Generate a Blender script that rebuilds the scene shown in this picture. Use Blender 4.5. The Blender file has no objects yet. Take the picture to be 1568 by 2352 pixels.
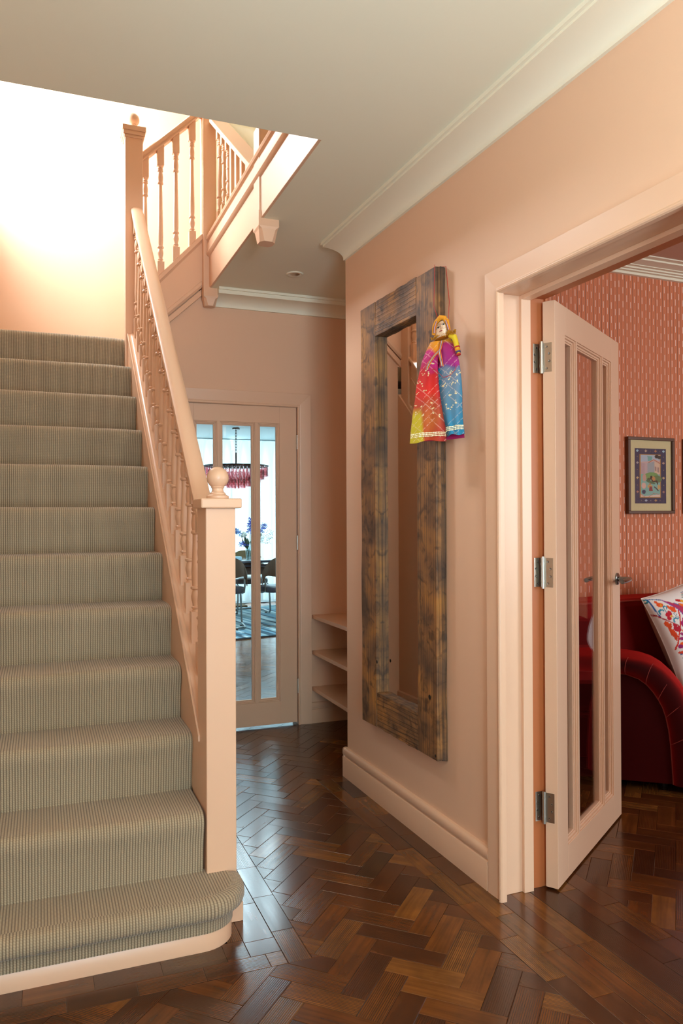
import bpy, math, random
from mathutils import Vector, Matrix
random.seed(7)
PI = math.pi
sc = bpy.context.scene
# ------------------------------------------------------------------ camera
F = 1774.0; TH = math.radians(1.277)          # TH: small turn of the mirror wall against the stair axis
YAW = math.radians(22.575 - 1.277); PIT = math.radians(.375); ROL = math.radians(-.25)
fw = Vector((math.sin(YAW)*math.cos(PIT), math.cos(YAW)*math.cos(PIT), math.sin(PIT)))
rt = Vector((math.cos(YAW), -math.sin(YAW), 0)); up = rt.cross(fw)
r2 = rt*math.cos(ROL) + up*math.sin(ROL); u2 = up*math.cos(ROL) - rt*math.sin(ROL)
cd = bpy.data.cameras.new('camera'); cam = bpy.data.objects.new('camera', cd); sc.collection.objects.link(cam)
M = Matrix((r2, u2, -fw)).transposed().to_4x4(); M.translation = (0, 0, 1.30)
cam.matrix_world = M
cd.sensor_fit = 'HORIZONTAL'; cd.sensor_width = 36; cd.lens = F/1568*36; cd.clip_start = .05; cd.clip_end = 60
sc.camera = cam
# ------------------------------------------------------------------ world, lights, exposure
w = bpy.data.worlds.new('world'); sc.world = w; w.use_nodes = True
bg = w.node_tree.nodes['Background']; bg.inputs[0].default_value = (.75, .88, 1, 1); bg.inputs[1].default_value = 1.2
sc.view_settings.view_transform = 'Standard'; sc.view_settings.look = 'None'
sc.view_settings.gamma = 1; sc.view_settings.exposure = 0.0; sc.view_settings.use_curve_mapping = False
sc.cycles.max_bounces = 10; sc.cycles.diffuse_bounces = 6; sc.cycles.glossy_bounces = 5; sc.cycles.transparent_max_bounces = 12
sc.cycles.sample_clamp_indirect = 6; sc.cycles.use_denoising = True; sc.cycles.caustics_reflective = False; sc.cycles.caustics_refractive = False
XL0 = -.42
def area(name, loc, aim, sx, sy, power, col, spread=180):
    l = bpy.data.lights.new(name, 'AREA'); l.shape = 'RECTANGLE'; l.size = sx; l.size_y = sy; l.energy = power; l.color = col
    l.spread = math.radians(spread)
    o = bpy.data.objects.new(name, l); sc.collection.objects.link(o); o.location = loc
    o.rotation_euler = (Vector(aim) - Vector(loc)).to_track_quat('-Z', 'Y').to_euler(); return o
area('landing_window_light', (XL0-.17, 5.03, 3.98), (1.5, 5.03, 3.9), .98, 1.02, 215, (.90, .96, 1))
area('entrance_light', (.30, -1.75, 1.15), (.80, 2.2, 2.0), 1.0, 2.1, 88, (.60, .86, 1))
area('hall_window_light', (-1.05, .35, 1.35), (1.2, 1.2, 2.66), 1.2, 1.3, 36, (.74, .90, 1))
area('added_ceiling_fill', (.75, -.9, 1.75), (.75, -.7, 2.6), .5, .5, 78, (.86, .93, 1))  # added lamp out of view, no wall fitting; brightens the hall ceiling
area('dining_window_light', (2.3, 11.75, 1.35), (2.2, 8, 1.1), 4.6, 2.3, 620, (.64, .90, 1))
area('added_dining_fill', (2.3, 7.6, 2.42), (2.3, 7.6, 0), 1.6, 2.2, 130, (.66, .90, 1))  # added overhead fill below a closed ceiling, brightens dining floor and chairs
area('living_window_light', (4.6, -.9, 1.6), (3.0, 3, 1.2), 2.2, 1.5, 105, (.92, .96, 1))

# ------------------------------------------------------------------ materials
def mat(name):
    m = bpy.data.materials.new(name); m.use_nodes = True; nt = m.node_tree
    return m, nt, nt.nodes['Principled BSDF']
def lin(h):
    c = [int(h[i:i+2], 16)/255 for i in (0, 2, 4)]
    return tuple((x/12.92 if x <= .04045 else ((x+.055)/1.055)**2.4) for x in c) + (1,)
def N(nt, t, **k):
    n = nt.nodes.new(t)
    for a, b in k.items():
        if a.startswith('i_'): n.inputs[int(a[2:]) if a[2:].isdigit() else a[2:].replace('_', ' ')].default_value = b
        else: setattr(n, a, b)
    return n
def ramp(nt, stops, interp='LINEAR'):
    n = nt.nodes.new('ShaderNodeValToRGB'); cr = n.color_ramp; cr.interpolation = interp
    while len(cr.elements) < len(stops): cr.elements.new(.5)
    for e, (p, c) in zip(cr.elements, stops): e.position = p; e.color = c
    return n
def mth(nt, op, a, b=None, c=None):
    n = nt.nodes.new('ShaderNodeMath'); n.operation = op
    for i, x in enumerate((a, b, c)):
        if x is None: continue
        if isinstance(x, (int, float)): n.inputs[i].default_value = x
        else: nt.links.new(x, n.inputs[i])
    return n.outputs[0]
def mix(nt, f, a, b):
    n = nt.nodes.new('ShaderNodeMix'); n.data_type = 'RGBA'
    for i, x in ((0, f), (6, a), (7, b)):
        if isinstance(x, (int, float, tuple)): n.inputs[i].default_value = x
        else: nt.links.new(x, n.inputs[i])
    return n.outputs[2]
def bump(nt, b, h, dist=.001, st=1.0):
    n = N(nt, 'ShaderNodeBump'); n.inputs['Distance'].default_value = dist; n.inputs['Strength'].default_value = st
    nt.links.new(h, n.inputs['Height']); nt.links.new(n.outputs[0], b.inputs['Normal'])
def paint(name, hexc, rough=.5, orange=.0, scale=140, coat=0, metal=0):
    m, nt, b = mat(name); c = lin(hexc); b.inputs['Roughness'].default_value = rough; b.inputs['Metallic'].default_value = metal
    b.inputs['Coat Weight'].default_value = coat
    tc = N(nt, 'ShaderNodeTexCoord'); nz = N(nt, 'ShaderNodeTexNoise'); nz.inputs['Scale'].default_value = 2.5; nz.inputs['Detail'].default_value = 3
    nt.links.new(tc.outputs['Object'], nz.inputs['Vector'])
    col = mix(nt, mth(nt, 'MULTIPLY', nz.outputs[0], .12), c, tuple(x*.88 for x in c[:3]) + (1,))
    nt.links.new(col, b.inputs['Base Color'])
    if orange:
        n2 = N(nt, 'ShaderNodeTexNoise'); n2.inputs['Scale'].default_value = scale; n2.inputs['Detail'].default_value = 2
        nt.links.new(tc.outputs['Object'], n2.inputs['Vector']); bump(nt, b, n2.outputs[0], .0006, orange)
    return m
PEACH = 'DDB798'
m_wall = paint('peach_wall_paint', PEACH, .62, .25)
m_wood = paint('peach_satin_woodwork', PEACH, .33, .15, 60)
m_ceil = paint('cream_ceiling_paint', 'E4E3CE', .8, .1)
m_corn = paint('cream_cornice_paint', 'EAE5CF', .7)
m_terra = paint('terracotta_rebate_paint', 'B4683A', .45, .15, 60)
m_lceil = paint('pink_beige_ceiling_paint', 'C9A48F', .8)
m_white = paint('white_room_paint', 'DCE6E6', .7)
m_land = paint('pale_landing_wall_paint', 'F2E6DA', .7)
m_steel = paint('brushed_steel', 'B9B4A8', .28, metal=1)
m_dsteel = paint('grey_steel_tube', '8F9391', .25, metal=1)
m_dark = paint('dark_floor_gap', '120B07', .8)
m_blackm = paint('blackened_metal', '2A2622', .4, metal=.8)

def glass_mat(name, tint=(1, 1, 1, 1), boost=1.0):
    m, nt, b = mat(name); nt.nodes.remove(b)
    t = N(nt, 'ShaderNodeBsdfTransparent'); t.inputs[0].default_value = tint
    g = N(nt, 'ShaderNodeBsdfGlossy'); g.inputs['Roughness'].default_value = .01
    lw = N(nt, 'ShaderNodeLayerWeight'); lw.inputs[0].default_value = .5
    fr = mth(nt, 'ADD', mth(nt, 'MULTIPLY', mth(nt, 'POWER', lw.outputs['Facing'], 5.0), .96*boost), .04*boost)
    mx = N(nt, 'ShaderNodeMixShader'); nt.links.new(fr, mx.inputs[0])
    nt.links.new(t.outputs[0], mx.inputs[1]); nt.links.new(g.outputs[0], mx.inputs[2])
    nt.links.new(mx.outputs[0], nt.nodes['Material Output'].inputs[0]); return m
m_glass = glass_mat('clear_window_glass')
m_vase = glass_mat('clear_vase_glass', (.86, .93, .94, 1), 1.3)
m_pinkg = glass_mat('rose_pink_glass', (.85, .55, .57, 1), 2.0)

def mirror_mat():
    m, nt, b = mat('silvered_mirror'); b.inputs['Metallic'].default_value = 1; b.inputs['Roughness'].default_value = .015
    b.inputs['Base Color'].default_value = (.80, .78, .76, 1); return m
m_mirror = mirror_mat()

def wood_block_mat():
    m, nt, b = mat('old_pine_parquet_blocks')
    uv = N(nt, 'ShaderNodeUVMap'); uv.uv_map = 'uv'
    at = N(nt, 'ShaderNodeAttribute'); at.attribute_name = 'rnd'
    oi = N(nt, 'ShaderNodeObjectInfo')
    r = mth(nt, 'FRACT', mth(nt, 'ADD', oi.outputs['Random'], at.outputs['Fac']))
    r2_ = mth(nt, 'FRACT', mth(nt, 'MULTIPLY', r, 17.31)); r3 = mth(nt, 'FRACT', mth(nt, 'MULTIPLY', r, 71.7))
    cmb = N(nt, 'ShaderNodeCombineXYZ'); nt.links.new(mth(nt, 'MULTIPLY', r, 37), cmb.inputs[2]); nt.links.new(mth(nt, 'MULTIPLY', r2_, 3), cmb.inputs[0])
    add = N(nt, 'ShaderNodeVectorMath', operation='ADD'); nt.links.new(uv.outputs[0], add.inputs[0]); nt.links.new(cmb.outputs[0], add.inputs[1])
    mp = N(nt, 'ShaderNodeMapping'); mp.inputs['Scale'].default_value = (3.2, 55, 1); nt.links.new(add.outputs[0], mp.inputs[0])
    n1 = N(nt, 'ShaderNodeTexNoise'); n1.inputs['Scale'].default_value = 1; n1.inputs['Detail'].default_value = 4; n1.inputs['Distortion'].default_value = .6
    nt.links.new(mp.outputs[0], n1.inputs[0])
    mp2 = N(nt, 'ShaderNodeMapping'); mp2.inputs['Scale'].default_value = (1.5, 34, 1); nt.links.new(add.outputs[0], mp2.inputs[0])
    wv = N(nt, 'ShaderNodeTexWave'); wv.bands_direction = 'Y'; wv.inputs['Scale'].default_value = 1.6; wv.inputs['Distortion'].default_value = 2.4; wv.inputs['Detail'].default_value = 2
    nt.links.new(mp2.outputs[0], wv.inputs[0])
    n3 = N(nt, 'ShaderNodeTexNoise'); n3.inputs['Scale'].default_value = 9; n3.inputs['Detail'].default_value = 3; nt.links.new(add.outputs[0], n3.inputs[0])
    base = ramp(nt, [(0, lin('4E2C16')), (.2, lin('5E3418')), (.5, lin('6E3E1A')), (.8, lin('7C4A1E')), (.95, lin('94602A')), (1, lin('54381F'))])
    nt.links.new(r3, base.inputs[0])
    streak = ramp(nt, [(.30, (0, 0, 0, 1)), (.72, (1, 1, 1, 1))]); nt.links.new(n1.outputs[0], streak.inputs[0])
    ws = ramp(nt, [(.05, (0, 0, 0, 1)), (.35, (1, 1, 1, 1))]); nt.links.new(wv.outputs[0], ws.inputs[0])
    wamt = mth(nt, 'MULTIPLY', mth(nt, 'SUBTRACT', 1, ws.outputs[0]), mth(nt, 'MULTIPLY', mth(nt, 'GREATER_THAN', r2_, .4), .75))
    c1 = mix(nt, mth(nt, 'MULTIPLY', streak.outputs[0], .55), base.outputs[0], lin('2E160B'))
    c2 = mix(nt, wamt, c1, lin('1D0F08'))
    pt = ramp(nt, [(.35, (0, 0, 0, 1)), (.75, (1, 1, 1, 1))]); nt.links.new(n3.outputs[0], pt.inputs[0])
    c3 = mix(nt, mth(nt, 'MULTIPLY', pt.outputs[0], .5), c2, lin('24140C'))
    nt.links.new(c3, b.inputs['Base Color'])
    rr = mth(nt, 'ADD', mth(nt, 'MULTIPLY', n1.outputs[0], .12), .13)
    nt.links.new(rr, b.inputs['Roughness']); b.inputs['Specular IOR Level'].default_value = .72
    hh = mth(nt, 'ADD', mth(nt, 'MULTIPLY', n1.outputs[0], .6), mth(nt, 'MULTIPLY', wamt, -.8)); bump(nt, b, hh, .00022, .45)
    return m
m_block = wood_block_mat()

def rustic_mat(dark=0.0):
    m, nt, b = mat('weathered_reclaimed_timber')
    uv = N(nt, 'ShaderNodeUVMap'); uv.uv_map = 'uv'; tc = N(nt, 'ShaderNodeTexCoord')
    mp = N(nt, 'ShaderNodeMapping'); mp.inputs['Scale'].default_value = (2.2, 95, 1); nt.links.new(uv.outputs[0], mp.inputs[0])
    n1 = N(nt, 'ShaderNodeTexNoise'); n1.inputs['Scale'].default_value = 1; n1.inputs['Detail'].default_value = 5; n1.inputs['Distortion'].default_value = 1.2; nt.links.new(mp.outputs[0], n1.inputs[0])
    mp2 = N(nt, 'ShaderNodeMapping'); mp2.inputs['Scale'].default_value = (1.3, 14, 1); nt.links.new(uv.outputs[0], mp2.inputs[0])
    wv = N(nt, 'ShaderNodeTexWave'); wv.bands_direction = 'Y'; wv.inputs['Scale'].default_value = 1.3; wv.inputs['Distortion'].default_value = 7; wv.inputs['Detail'].default_value = 3; wv.inputs['Detail Scale'].default_value = .8; nt.links.new(mp2.outputs[0], wv.inputs[0])
    n2 = N(nt, 'ShaderNodeTexNoise'); n2.inputs['Scale'].default_value = 7; n2.inputs['Detail'].default_value = 4; nt.links.new(tc.outputs['Object'], n2.inputs[0])
    n3 = N(nt, 'ShaderNodeTexNoise'); n3.inputs['Scale'].default_value = 14; n3.inputs['Detail'].default_value = 4; n3.inputs['Distortion'].default_value = 1.5; nt.links.new(uv.outputs[0], n3.inputs[0])
    base = ramp(nt, [(.30, lin('5A4432')), (.46, lin('8A6440')), (.60, lin('B07C44')), (.74, lin('C68A3E'))]); nt.links.new(n2.outputs[0], base.inputs[0])
    s1 = ramp(nt, [(.35, (0, 0, 0, 1)), (.7, (1, 1, 1, 1))]); nt.links.new(n1.outputs[0], s1.inputs[0])
    s2 = ramp(nt, [(0, (1, 1, 1, 1)), (.22, (0, 0, 0, 1))]); nt.links.new(wv.outputs[0], s2.inputs[0])
    s3 = ramp(nt, [(.50, (0, 0, 0, 1)), (.68, (1, 1, 1, 1))]); nt.links.new(n3.outputs[0], s3.inputs[0])
    c = mix(nt, mth(nt, 'MULTIPLY', s1.outputs[0], .6), base.outputs[0], lin('4A3324'))
    c = mix(nt, mth(nt, 'MULTIPLY', s2.outputs[0], .55), c, lin('2A1E17'))
    c = mix(nt, mth(nt, 'MULTIPLY', s3.outputs[0], .7), c, lin('241C18'))
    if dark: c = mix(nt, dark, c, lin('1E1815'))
    nt.links.new(c, b.inputs['Base Color']); b.inputs['Roughness'].default_value = .6
    bump(nt, b, mth(nt, 'ADD', n1.outputs[0], mth(nt, 'MULTIPLY', s2.outputs[0], -.5)), .0012, .7)
    return m
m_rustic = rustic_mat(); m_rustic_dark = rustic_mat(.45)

def rib_nodes(nt, P=.0085, Q=.0075):
    uv = N(nt, 'ShaderNodeUVMap'); uv.uv_map = 'uv'; sp = N(nt, 'ShaderNodeSeparateXYZ'); nt.links.new(uv.outputs[0], sp.inputs[0])
    u = mth(nt, 'DIVIDE', sp.outputs[0], P); v = mth(nt, 'DIVIDE', sp.outputs[1], Q)
    fl = mth(nt, 'FLOOR', u); fu = mth(nt, 'SUBTRACT', u, fl)
    rib = mth(nt, 'SINE', mth(nt, 'MULTIPLY', fu, PI))
    # slanted knit along each rib
    ph = mth(nt, 'ADD', mth(nt, 'MULTIPLY', v, 2*PI), mth(nt, 'MULTIPLY', fu, 3.2))
    kn = mth(nt, 'ADD', mth(nt, 'MULTIPLY', mth(nt, 'SINE', ph), .5), .5)
    return uv, rib, kn
def carpet_mat():
    m, nt, b = mat('ribbed_wool_carpet')
    uv, rib, kn = rib_nodes(nt)
    nz = N(nt, 'ShaderNodeTexNoise'); nz.inputs['Scale'].default_value = 220; nz.inputs['Detail'].default_value = 2; nt.links.new(uv.outputs[0], nz.inputs[0])
    h = mth(nt, 'MULTIPLY', rib, mth(nt, 'ADD', mth(nt, 'MULTIPLY', kn, .3), .7))
    f = mth(nt, 'ADD', mth(nt, 'MULTIPLY', h, .85), mth(nt, 'MULTIPLY', nz.outputs[0], .22))
    cr = ramp(nt, [(.05, lin('564836')), (.42, lin('8C7C64')), (.90, lin('B0A286'))]); nt.links.new(f, cr.inputs[0])
    nt.links.new(cr.outputs[0], b.inputs['Base Color']); b.inputs['Roughness'].default_value = .95
    b.inputs['Sheen Weight'].default_value = .25; b.inputs['Sheen Roughness'].default_value = .5
    bump(nt, b, h, .0022, .8); return m
m_carpet = carpet_mat()

def velvet_mat():
    m, nt, b = mat('deep_red_velvet')
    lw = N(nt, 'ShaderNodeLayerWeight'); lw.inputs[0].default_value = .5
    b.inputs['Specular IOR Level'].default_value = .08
    nt.links.new(mix(nt, lw.outputs['Facing'], lin('2E0303'), lin('B4221E')), b.inputs['Base Color'])  # velvet sheen mixed into the base colour: dark face on, bright red at grazing view
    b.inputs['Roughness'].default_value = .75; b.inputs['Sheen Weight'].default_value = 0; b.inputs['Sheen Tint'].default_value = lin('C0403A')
    tc = N(nt, 'ShaderNodeTexCoord'); nz = N(nt, 'ShaderNodeTexNoise'); nz.inputs['Scale'].default_value = 6; nt.links.new(tc.outputs['Object'], nz.inputs[0]); bump(nt, b, nz.outputs[0], .01, .3)
    return m
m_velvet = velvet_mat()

def wallpaper_mat():
    m, nt, b = mat('terracotta_striped_wallpaper')
    uv = N(nt, 'ShaderNodeUVMap'); uv.uv_map = 'uv'; sp = N(nt, 'ShaderNodeSeparateXYZ'); nt.links.new(uv.outputs[0], sp.inputs[0])
    P = .0548; u = mth(nt, 'DIVIDE', sp.outputs[0], P); z = sp.outputs[1]
    fu = mth(nt, 'FRACT', mth(nt, 'ADD', u, .4))
    def band(x, c, wd):
        return mth(nt, 'LESS_THAN', mth(nt, 'ABSOLUTE', mth(nt, 'SUBTRACT', x, c)), wd)
    l1 = band(fu, .03, .024); l2 = band(fu, .52, .018); l3 = band(fu, .09, .013); 
    d1 = band(fu, .27, .024); d2 = band(fu, .77, .024)
    zz = mth(nt, 'DIVIDE', z, .0777)
    col8 = mth(nt, 'FLOOR', mth(nt, 'DIVIDE', mth(nt, 'ADD', u, .4), 7))
    off = mth(nt, 'MULTIPLY', col8, .37)
    z1 = mth(nt, 'LESS_THAN', mth(nt, 'FRACT', mth(nt, 'ADD', zz, off)), .47)
    z2 = mth(nt, 'LESS_THAN', mth(nt, 'FRACT', mth(nt, 'ADD', mth(nt, 'ADD', zz, off), .42)), .45)
    dash = mth(nt, 'MAXIMUM', mth(nt, 'MULTIPLY', d1, z1), mth(nt, 'MULTIPLY', d2, z2))
    c = mix(nt, mth(nt, 'MULTIPLY', l3, .5), lin('CC7850'), lin('E4A27C'))
    c = mix(nt, l2, c, lin('7A4028'))
    c = mix(nt, l1, c, lin('54321C')); c = mix(nt, dash, c, lin('FFEBDD'))
    nt.links.new(c, b.inputs['Base Color']); b.inputs['Roughness'].default_value = .7; return m
m_paper = wallpaper_mat()

def curtain_mat():
    m, nt, b = mat('white_sheer_voile'); nt.nodes.remove(b)
    d = N(nt, 'ShaderNodeBsdfTranslucent'); d.inputs[0].default_value = (.24, .275, .28, 1)
    t = N(nt, 'ShaderNodeBsdfTransparent'); t.inputs[0].default_value = (.9, .97, 1, 1)
    df = N(nt, 'ShaderNodeBsdfDiffuse'); df.inputs[0].default_value = (.85, .92, .95, 1)
    a = N(nt, 'ShaderNodeMixShader'); a.inputs[0].default_value = .35; nt.links.new(d.outputs[0], a.inputs[1]); nt.links.new(df.outputs[0], a.inputs[2])
    c = N(nt, 'ShaderNodeMixShader'); c.inputs[0].default_value = .015; nt.links.new(a.outputs[0], c.inputs[1]); nt.links.new(t.outputs[0], c.inputs[2])
    nt.links.new(c.outputs[0], nt.nodes['Material Output'].inputs[0]); return m
m_curtain = curtain_mat()

def rug_mat():
    m, nt, b = mat('blue_grey_striped_rug'); tc = N(nt, 'ShaderNodeTexCoord'); sp = N(nt, 'ShaderNodeSeparateXYZ'); nt.links.new(tc.outputs['Object'], sp.inputs[0])
    n1 = N(nt, 'ShaderNodeTexWhiteNoise', noise_dimensions='2D'); cb = N(nt, 'ShaderNodeCombineXYZ')
    st = mth(nt, 'FLOOR', mth(nt, 'DIVIDE', sp.outputs[0], .045))
    seg = mth(nt, 'FLOOR', mth(nt, 'ADD', mth(nt, 'DIVIDE', sp.outputs[1], .8), mth(nt, 'MULTIPLY', st, .37)))
    nt.links.new(st, cb.inputs[0]); nt.links.new(seg, cb.inputs[1]); nt.links.new(cb.outputs[0], n1.inputs[0])
    cr = ramp(nt, [(0, lin('2E4A58')), (.3, lin('5E8494')), (.55, lin('A9BEC2')), (.8, lin('7E9A9E')), (1, lin('3B5A68'))], 'CONSTANT'); nt.links.new(n1.outputs[0], cr.inputs[0])
    nt.links.new(cr.outputs[0], b.inputs['Base Color']); b.inputs['Roughness'].default_value = .95; return m
m_rug = rug_mat()

def attr_mat(name, rough=.7, sheen=0, metal_attr=False, coat=0, bumpn=0):
    m, nt, b = mat(name); a = N(nt, 'ShaderNodeAttribute'); a.attribute_name = 'col'
    nt.links.new(a.outputs['Color'], b.inputs['Base Color']); b.inputs['Roughness'].default_value = rough
    b.inputs['Sheen Weight'].default_value = sheen; b.inputs['Coat Weight'].default_value = coat
    if bumpn:
        tc = N(nt, 'ShaderNodeTexCoord'); n2 = N(nt, 'ShaderNodeTexNoise'); n2.inputs['Scale'].default_value = bumpn
        nt.links.new(tc.outputs['Object'], n2.inputs['Vector']); bump(nt, b, n2.outputs[0], .001, .4)
    return m
m_print = attr_mat('printed_paper', .8); m_embro = attr_mat('embroidered_cotton', .85, .2, bumpn=400); m_dyed = attr_mat('tie_dyed_cloth', .75, 0, bumpn=300)

# ------------------------------------------------------------------ mesh helpers
COL = sc.collection
def rotW(p): c, s = math.cos(TH), math.sin(TH); return Vector((p[0]*c - p[1]*s, p[0]*s + p[1]*c, p[2]))
class MB:
    def __init__(s): s.v = []; s.f = []; s.uv = []; s.a = []
    def add(s, vs, fs, uvs=None, att=None):
        n = len(s.v); s.v += [tuple(p) for p in vs]; s.f += [tuple(i+n for i in f) for f in fs]
        s.uv += uvs if uvs else [None]*len(fs); s.a += [att or 0]*len(fs); return s
    def box(s, x0, y0, z0, x1, y1, z1):
        v = [(x, y, z) for z in (z0, z1) for y in (y0, y1) for x in (x0, x1)]
        return s.add(v, [(0, 2, 3, 1), (4, 5, 7, 6), (0, 1, 5, 4), (2, 6, 7, 3), (0, 4, 6, 2), (1, 3, 7, 5)])
    def prism(s, poly, ax, a, b, sh=0.0, ax2=None):
        """poly: 2D points in the two other axes (xyz order); extruded along ax from a to b; sh: slope added to z along ax"""
        n = len(poly); v = []
        for t in (a, b):
            for p, q in poly:
                if ax == 'x': v.append((t, p, q + sh*(t-a)))
                elif ax == 'y': v.append((p, t, q + sh*(t-a)))
                else: v.append((p, q, t))
        ar = sum(poly[i][0]*poly[(i+1) % n][1] - poly[(i+1) % n][0]*poly[i][1] for i in range(n))
        flip = (ar > 0) != (b > a)
        if ax == 'y': flip = not flip
        fs = [tuple(range(n))[::-1], tuple(range(n, 2*n))] + [(i, (i+1) % n, (i+1) % n+n, i+n) for i in range(n)]
        if flip: fs = [f[::-1] for f in fs]
        return s.add(v, fs)
    def lathe(s, prof, c=(0, 0, 0), n=20, axis=None):
        v = []; fs = []; m = len(prof)
        A = axis.to_track_quat('Z', 'Y').to_matrix() if axis else None
        for r, z in prof:
            for k in range(n):
                p = Vector((r*math.cos(2*PI*k/n), r*math.sin(2*PI*k/n), z))
                if A: p = A @ p
                v.append(p + Vector(c))
        for i in range(m-1):
            for k in range(n): fs.append((i*n+k, i*n+(k+1) % n, (i+1)*n+(k+1) % n, (i+1)*n+k))
        fs.append(tuple(range(n))[::-1]); fs.append(tuple((m-1)*n+k for k in range(n)))
        return s.add(v, fs)
    def tube(s, path, r, n=8, close=False):
        P = [Vector(p) for p in path]; v = []; fs = []; m = len(P); up0 = None
        for i, p in enumerate(P):
            d = (P[(i+1) % m] - P[i-1]) if close else (P[min(i+1, m-1)] - P[max(i-1, 0)])
            d.normalize()
            if up0 is None: up0 = d.orthogonal().normalized()
            a = (up0 - d*up0.dot(d)); a = a.normalized() if a.length > 1e-5 else d.orthogonal().normalized(); up0 = a
            bb = d.cross(a); rr = r[i] if isinstance(r, (list, tuple)) else r
            v += [p + a*rr*math.cos(2*PI*k/n) + bb*rr*math.sin(2*PI*k/n) for k in range(n)]
        for i in range(m if close else m-1):
            j = (i+1) % m
            fs += [(i*n+k, i*n+(k+1) % n, j*n+(k+1) % n, j*n+k) for k in range(n)]
        if not close: fs.append(tuple(range(n))[::-1]); fs.append(tuple((m-1)*n+k for k in range(n)))
        return s.add(v, fs)
    def sweep(s, prof, path, zs=None):
        """prof: (outward offset, z) open profile swept along plan path [(x,y)], outward = right of travel; uv in metres"""
        P = [Vector((p[0], p[1])) for p in path]; m = len(P); k = len(prof); v = []; fs = []; uvs = []
        al = [0]
        for i in range(1, m): al.append(al[-1] + (P[i]-P[i-1]).length)
        pl = [0]
        for i in range(1, k): pl.append(pl[-1] + math.hypot(prof[i][0]-prof[i-1][0], prof[i][1]-prof[i-1][1]))
        for i, p in enumerate(P):
            d1 = (P[i]-P[i-1]).normalized() if i > 0 else (P[1]-P[0]).normalized()
            d2 = (P[i+1]-P[i]).normalized() if i < m-1 else d1
            n1 = Vector((d1.y, -d1.x)); n2 = Vector((d2.y, -d2.x)); n = (n1+n2); n = n/max(.3, n.dot(n1)) if n.length > 1e-6 else n1
            v += [(p.x+n.x*o, p.y+n.y*o, z) for o, z in prof]
        for i in range(m-1):
            for j in range(k-1):
                fs.append((i*k+j, (i+1)*k+j, (i+1)*k+j+1, i*k+j+1)); uvs.append([(al[i], pl[j]), (al[i+1], pl[j]), (al[i+1], pl[j+1]), (al[i], pl[j+1])])
        return s.add(v, fs, uvs)
    def xf(s, fn, start=0):
        s.v[start:] = [tuple(fn(Vector(p))) for p in s.v[start:]]; return s
    def build(s, name, m, parent=None, frame='S', smooth=False, bev=0, uv=None, mod=None, attr=False):
        vs = [Vector(p) for p in s.v]
        if parent is not None: o = Vector(parent['o'])
        else:
            xs = [p.x for p in vs]; ys = [p.y for p in vs]; o = Vector(((min(xs)+max(xs))/2, (min(ys)+max(ys))/2, min(p.z for p in vs)))
        me = bpy.data.meshes.new(name); me.from_pydata([p-o for p in vs], [], s.f)
        if uv or any(u is not None for u in s.uv):
            L = me.uv_layers.new(name='uv').data
            for pi, pol in enumerate(me.polygons):
                for li, l in enumerate(pol.loop_indices):
                    if s.uv[pi] is not None: L[l].uv = s.uv[pi][li]
                    else:
                        c = vs[me.loops[l].vertex_index]
                        if uv == 'x': q = (c.x, c.y+c.z)
                        elif uv == 'y': q = (c.y, c.x+c.z)
                        elif uv == 'z': q = (c.z, c.x+c.y)
                        elif uv == 'xz': q = (c.x, c.z)
                        else: q = (c.x, c.y)
                        L[l].uv = q
        if attr:
            A = me.attributes.new('rnd', 'FLOAT', 'FACE'); A.data.foreach_set('value', s.a)
        me.materials.append(m)
        if smooth:
            me.shade_smooth()
            if smooth != 'all': me.set_sharp_from_angle(angle=math.radians(38))
        ob = bpy.data.objects.new(name, me); COL.objects.link(ob)
        if bev:
            bm = ob.modifiers.new('bevel', 'BEVEL'); bm.width = bev; bm.segments = 2; bm.limit_method = 'ANGLE'; bm.angle_limit = math.radians(40)
        if mod: mod(ob)
        if parent is not None: ob.parent = parent; ob['o'] = tuple(o)
        else:
            if frame == 'W': ob.location = rotW(o); ob.rotation_euler = (0, 0, TH)
            else: ob.location = o
            ob['o'] = tuple(o)
        return ob
def tag(o, label=None, cat=None, group=None, kind=None):
    if label: o['label'] = label
    if cat: o['category'] = cat
    if group: o['group'] = group
    if kind: o['kind'] = kind
    return o
def thing(name, base, label=None, cat=None, group=None, kind=None, frame='S'):
    o = bpy.data.objects.new(name, None); COL.objects.link(o); o['o'] = tuple(base); o.empty_display_size = .1
    if frame == 'W': o.location = rotW(Vector(base)); o.rotation_euler = (0, 0, TH)
    else: o.location = base
    return tag(o, label, cat, group, kind)
def kids(root): return [c for c in COL.objects if c.parent == root]
def copy_tree(o, parent=None):
    c = o.copy(); COL.objects.link(c); c.parent = parent
    for ch in kids(o): copy_tree(ch, c)
    return c
def struct(ob, label=None): ob['kind'] = 'structure'; 
def S(mb, name, m, label=None, **k):
    o = mb.build(name, m, **k); o['kind'] = 'structure'
    if label: o['label'] = label
    return o
def arc(cx, cy, r, a0, a1, n): return [(cx+r*math.cos(math.radians(a0+(a1-a0)*i/n)), cy+r*math.sin(math.radians(a0+(a1-a0)*i/n))) for i in range(n+1)]

ZC = 2.665; XL = -.42; YB = 4.63; YW = 3.573; XW = 1.513; XOP = .951; YOP = 2.62
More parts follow.
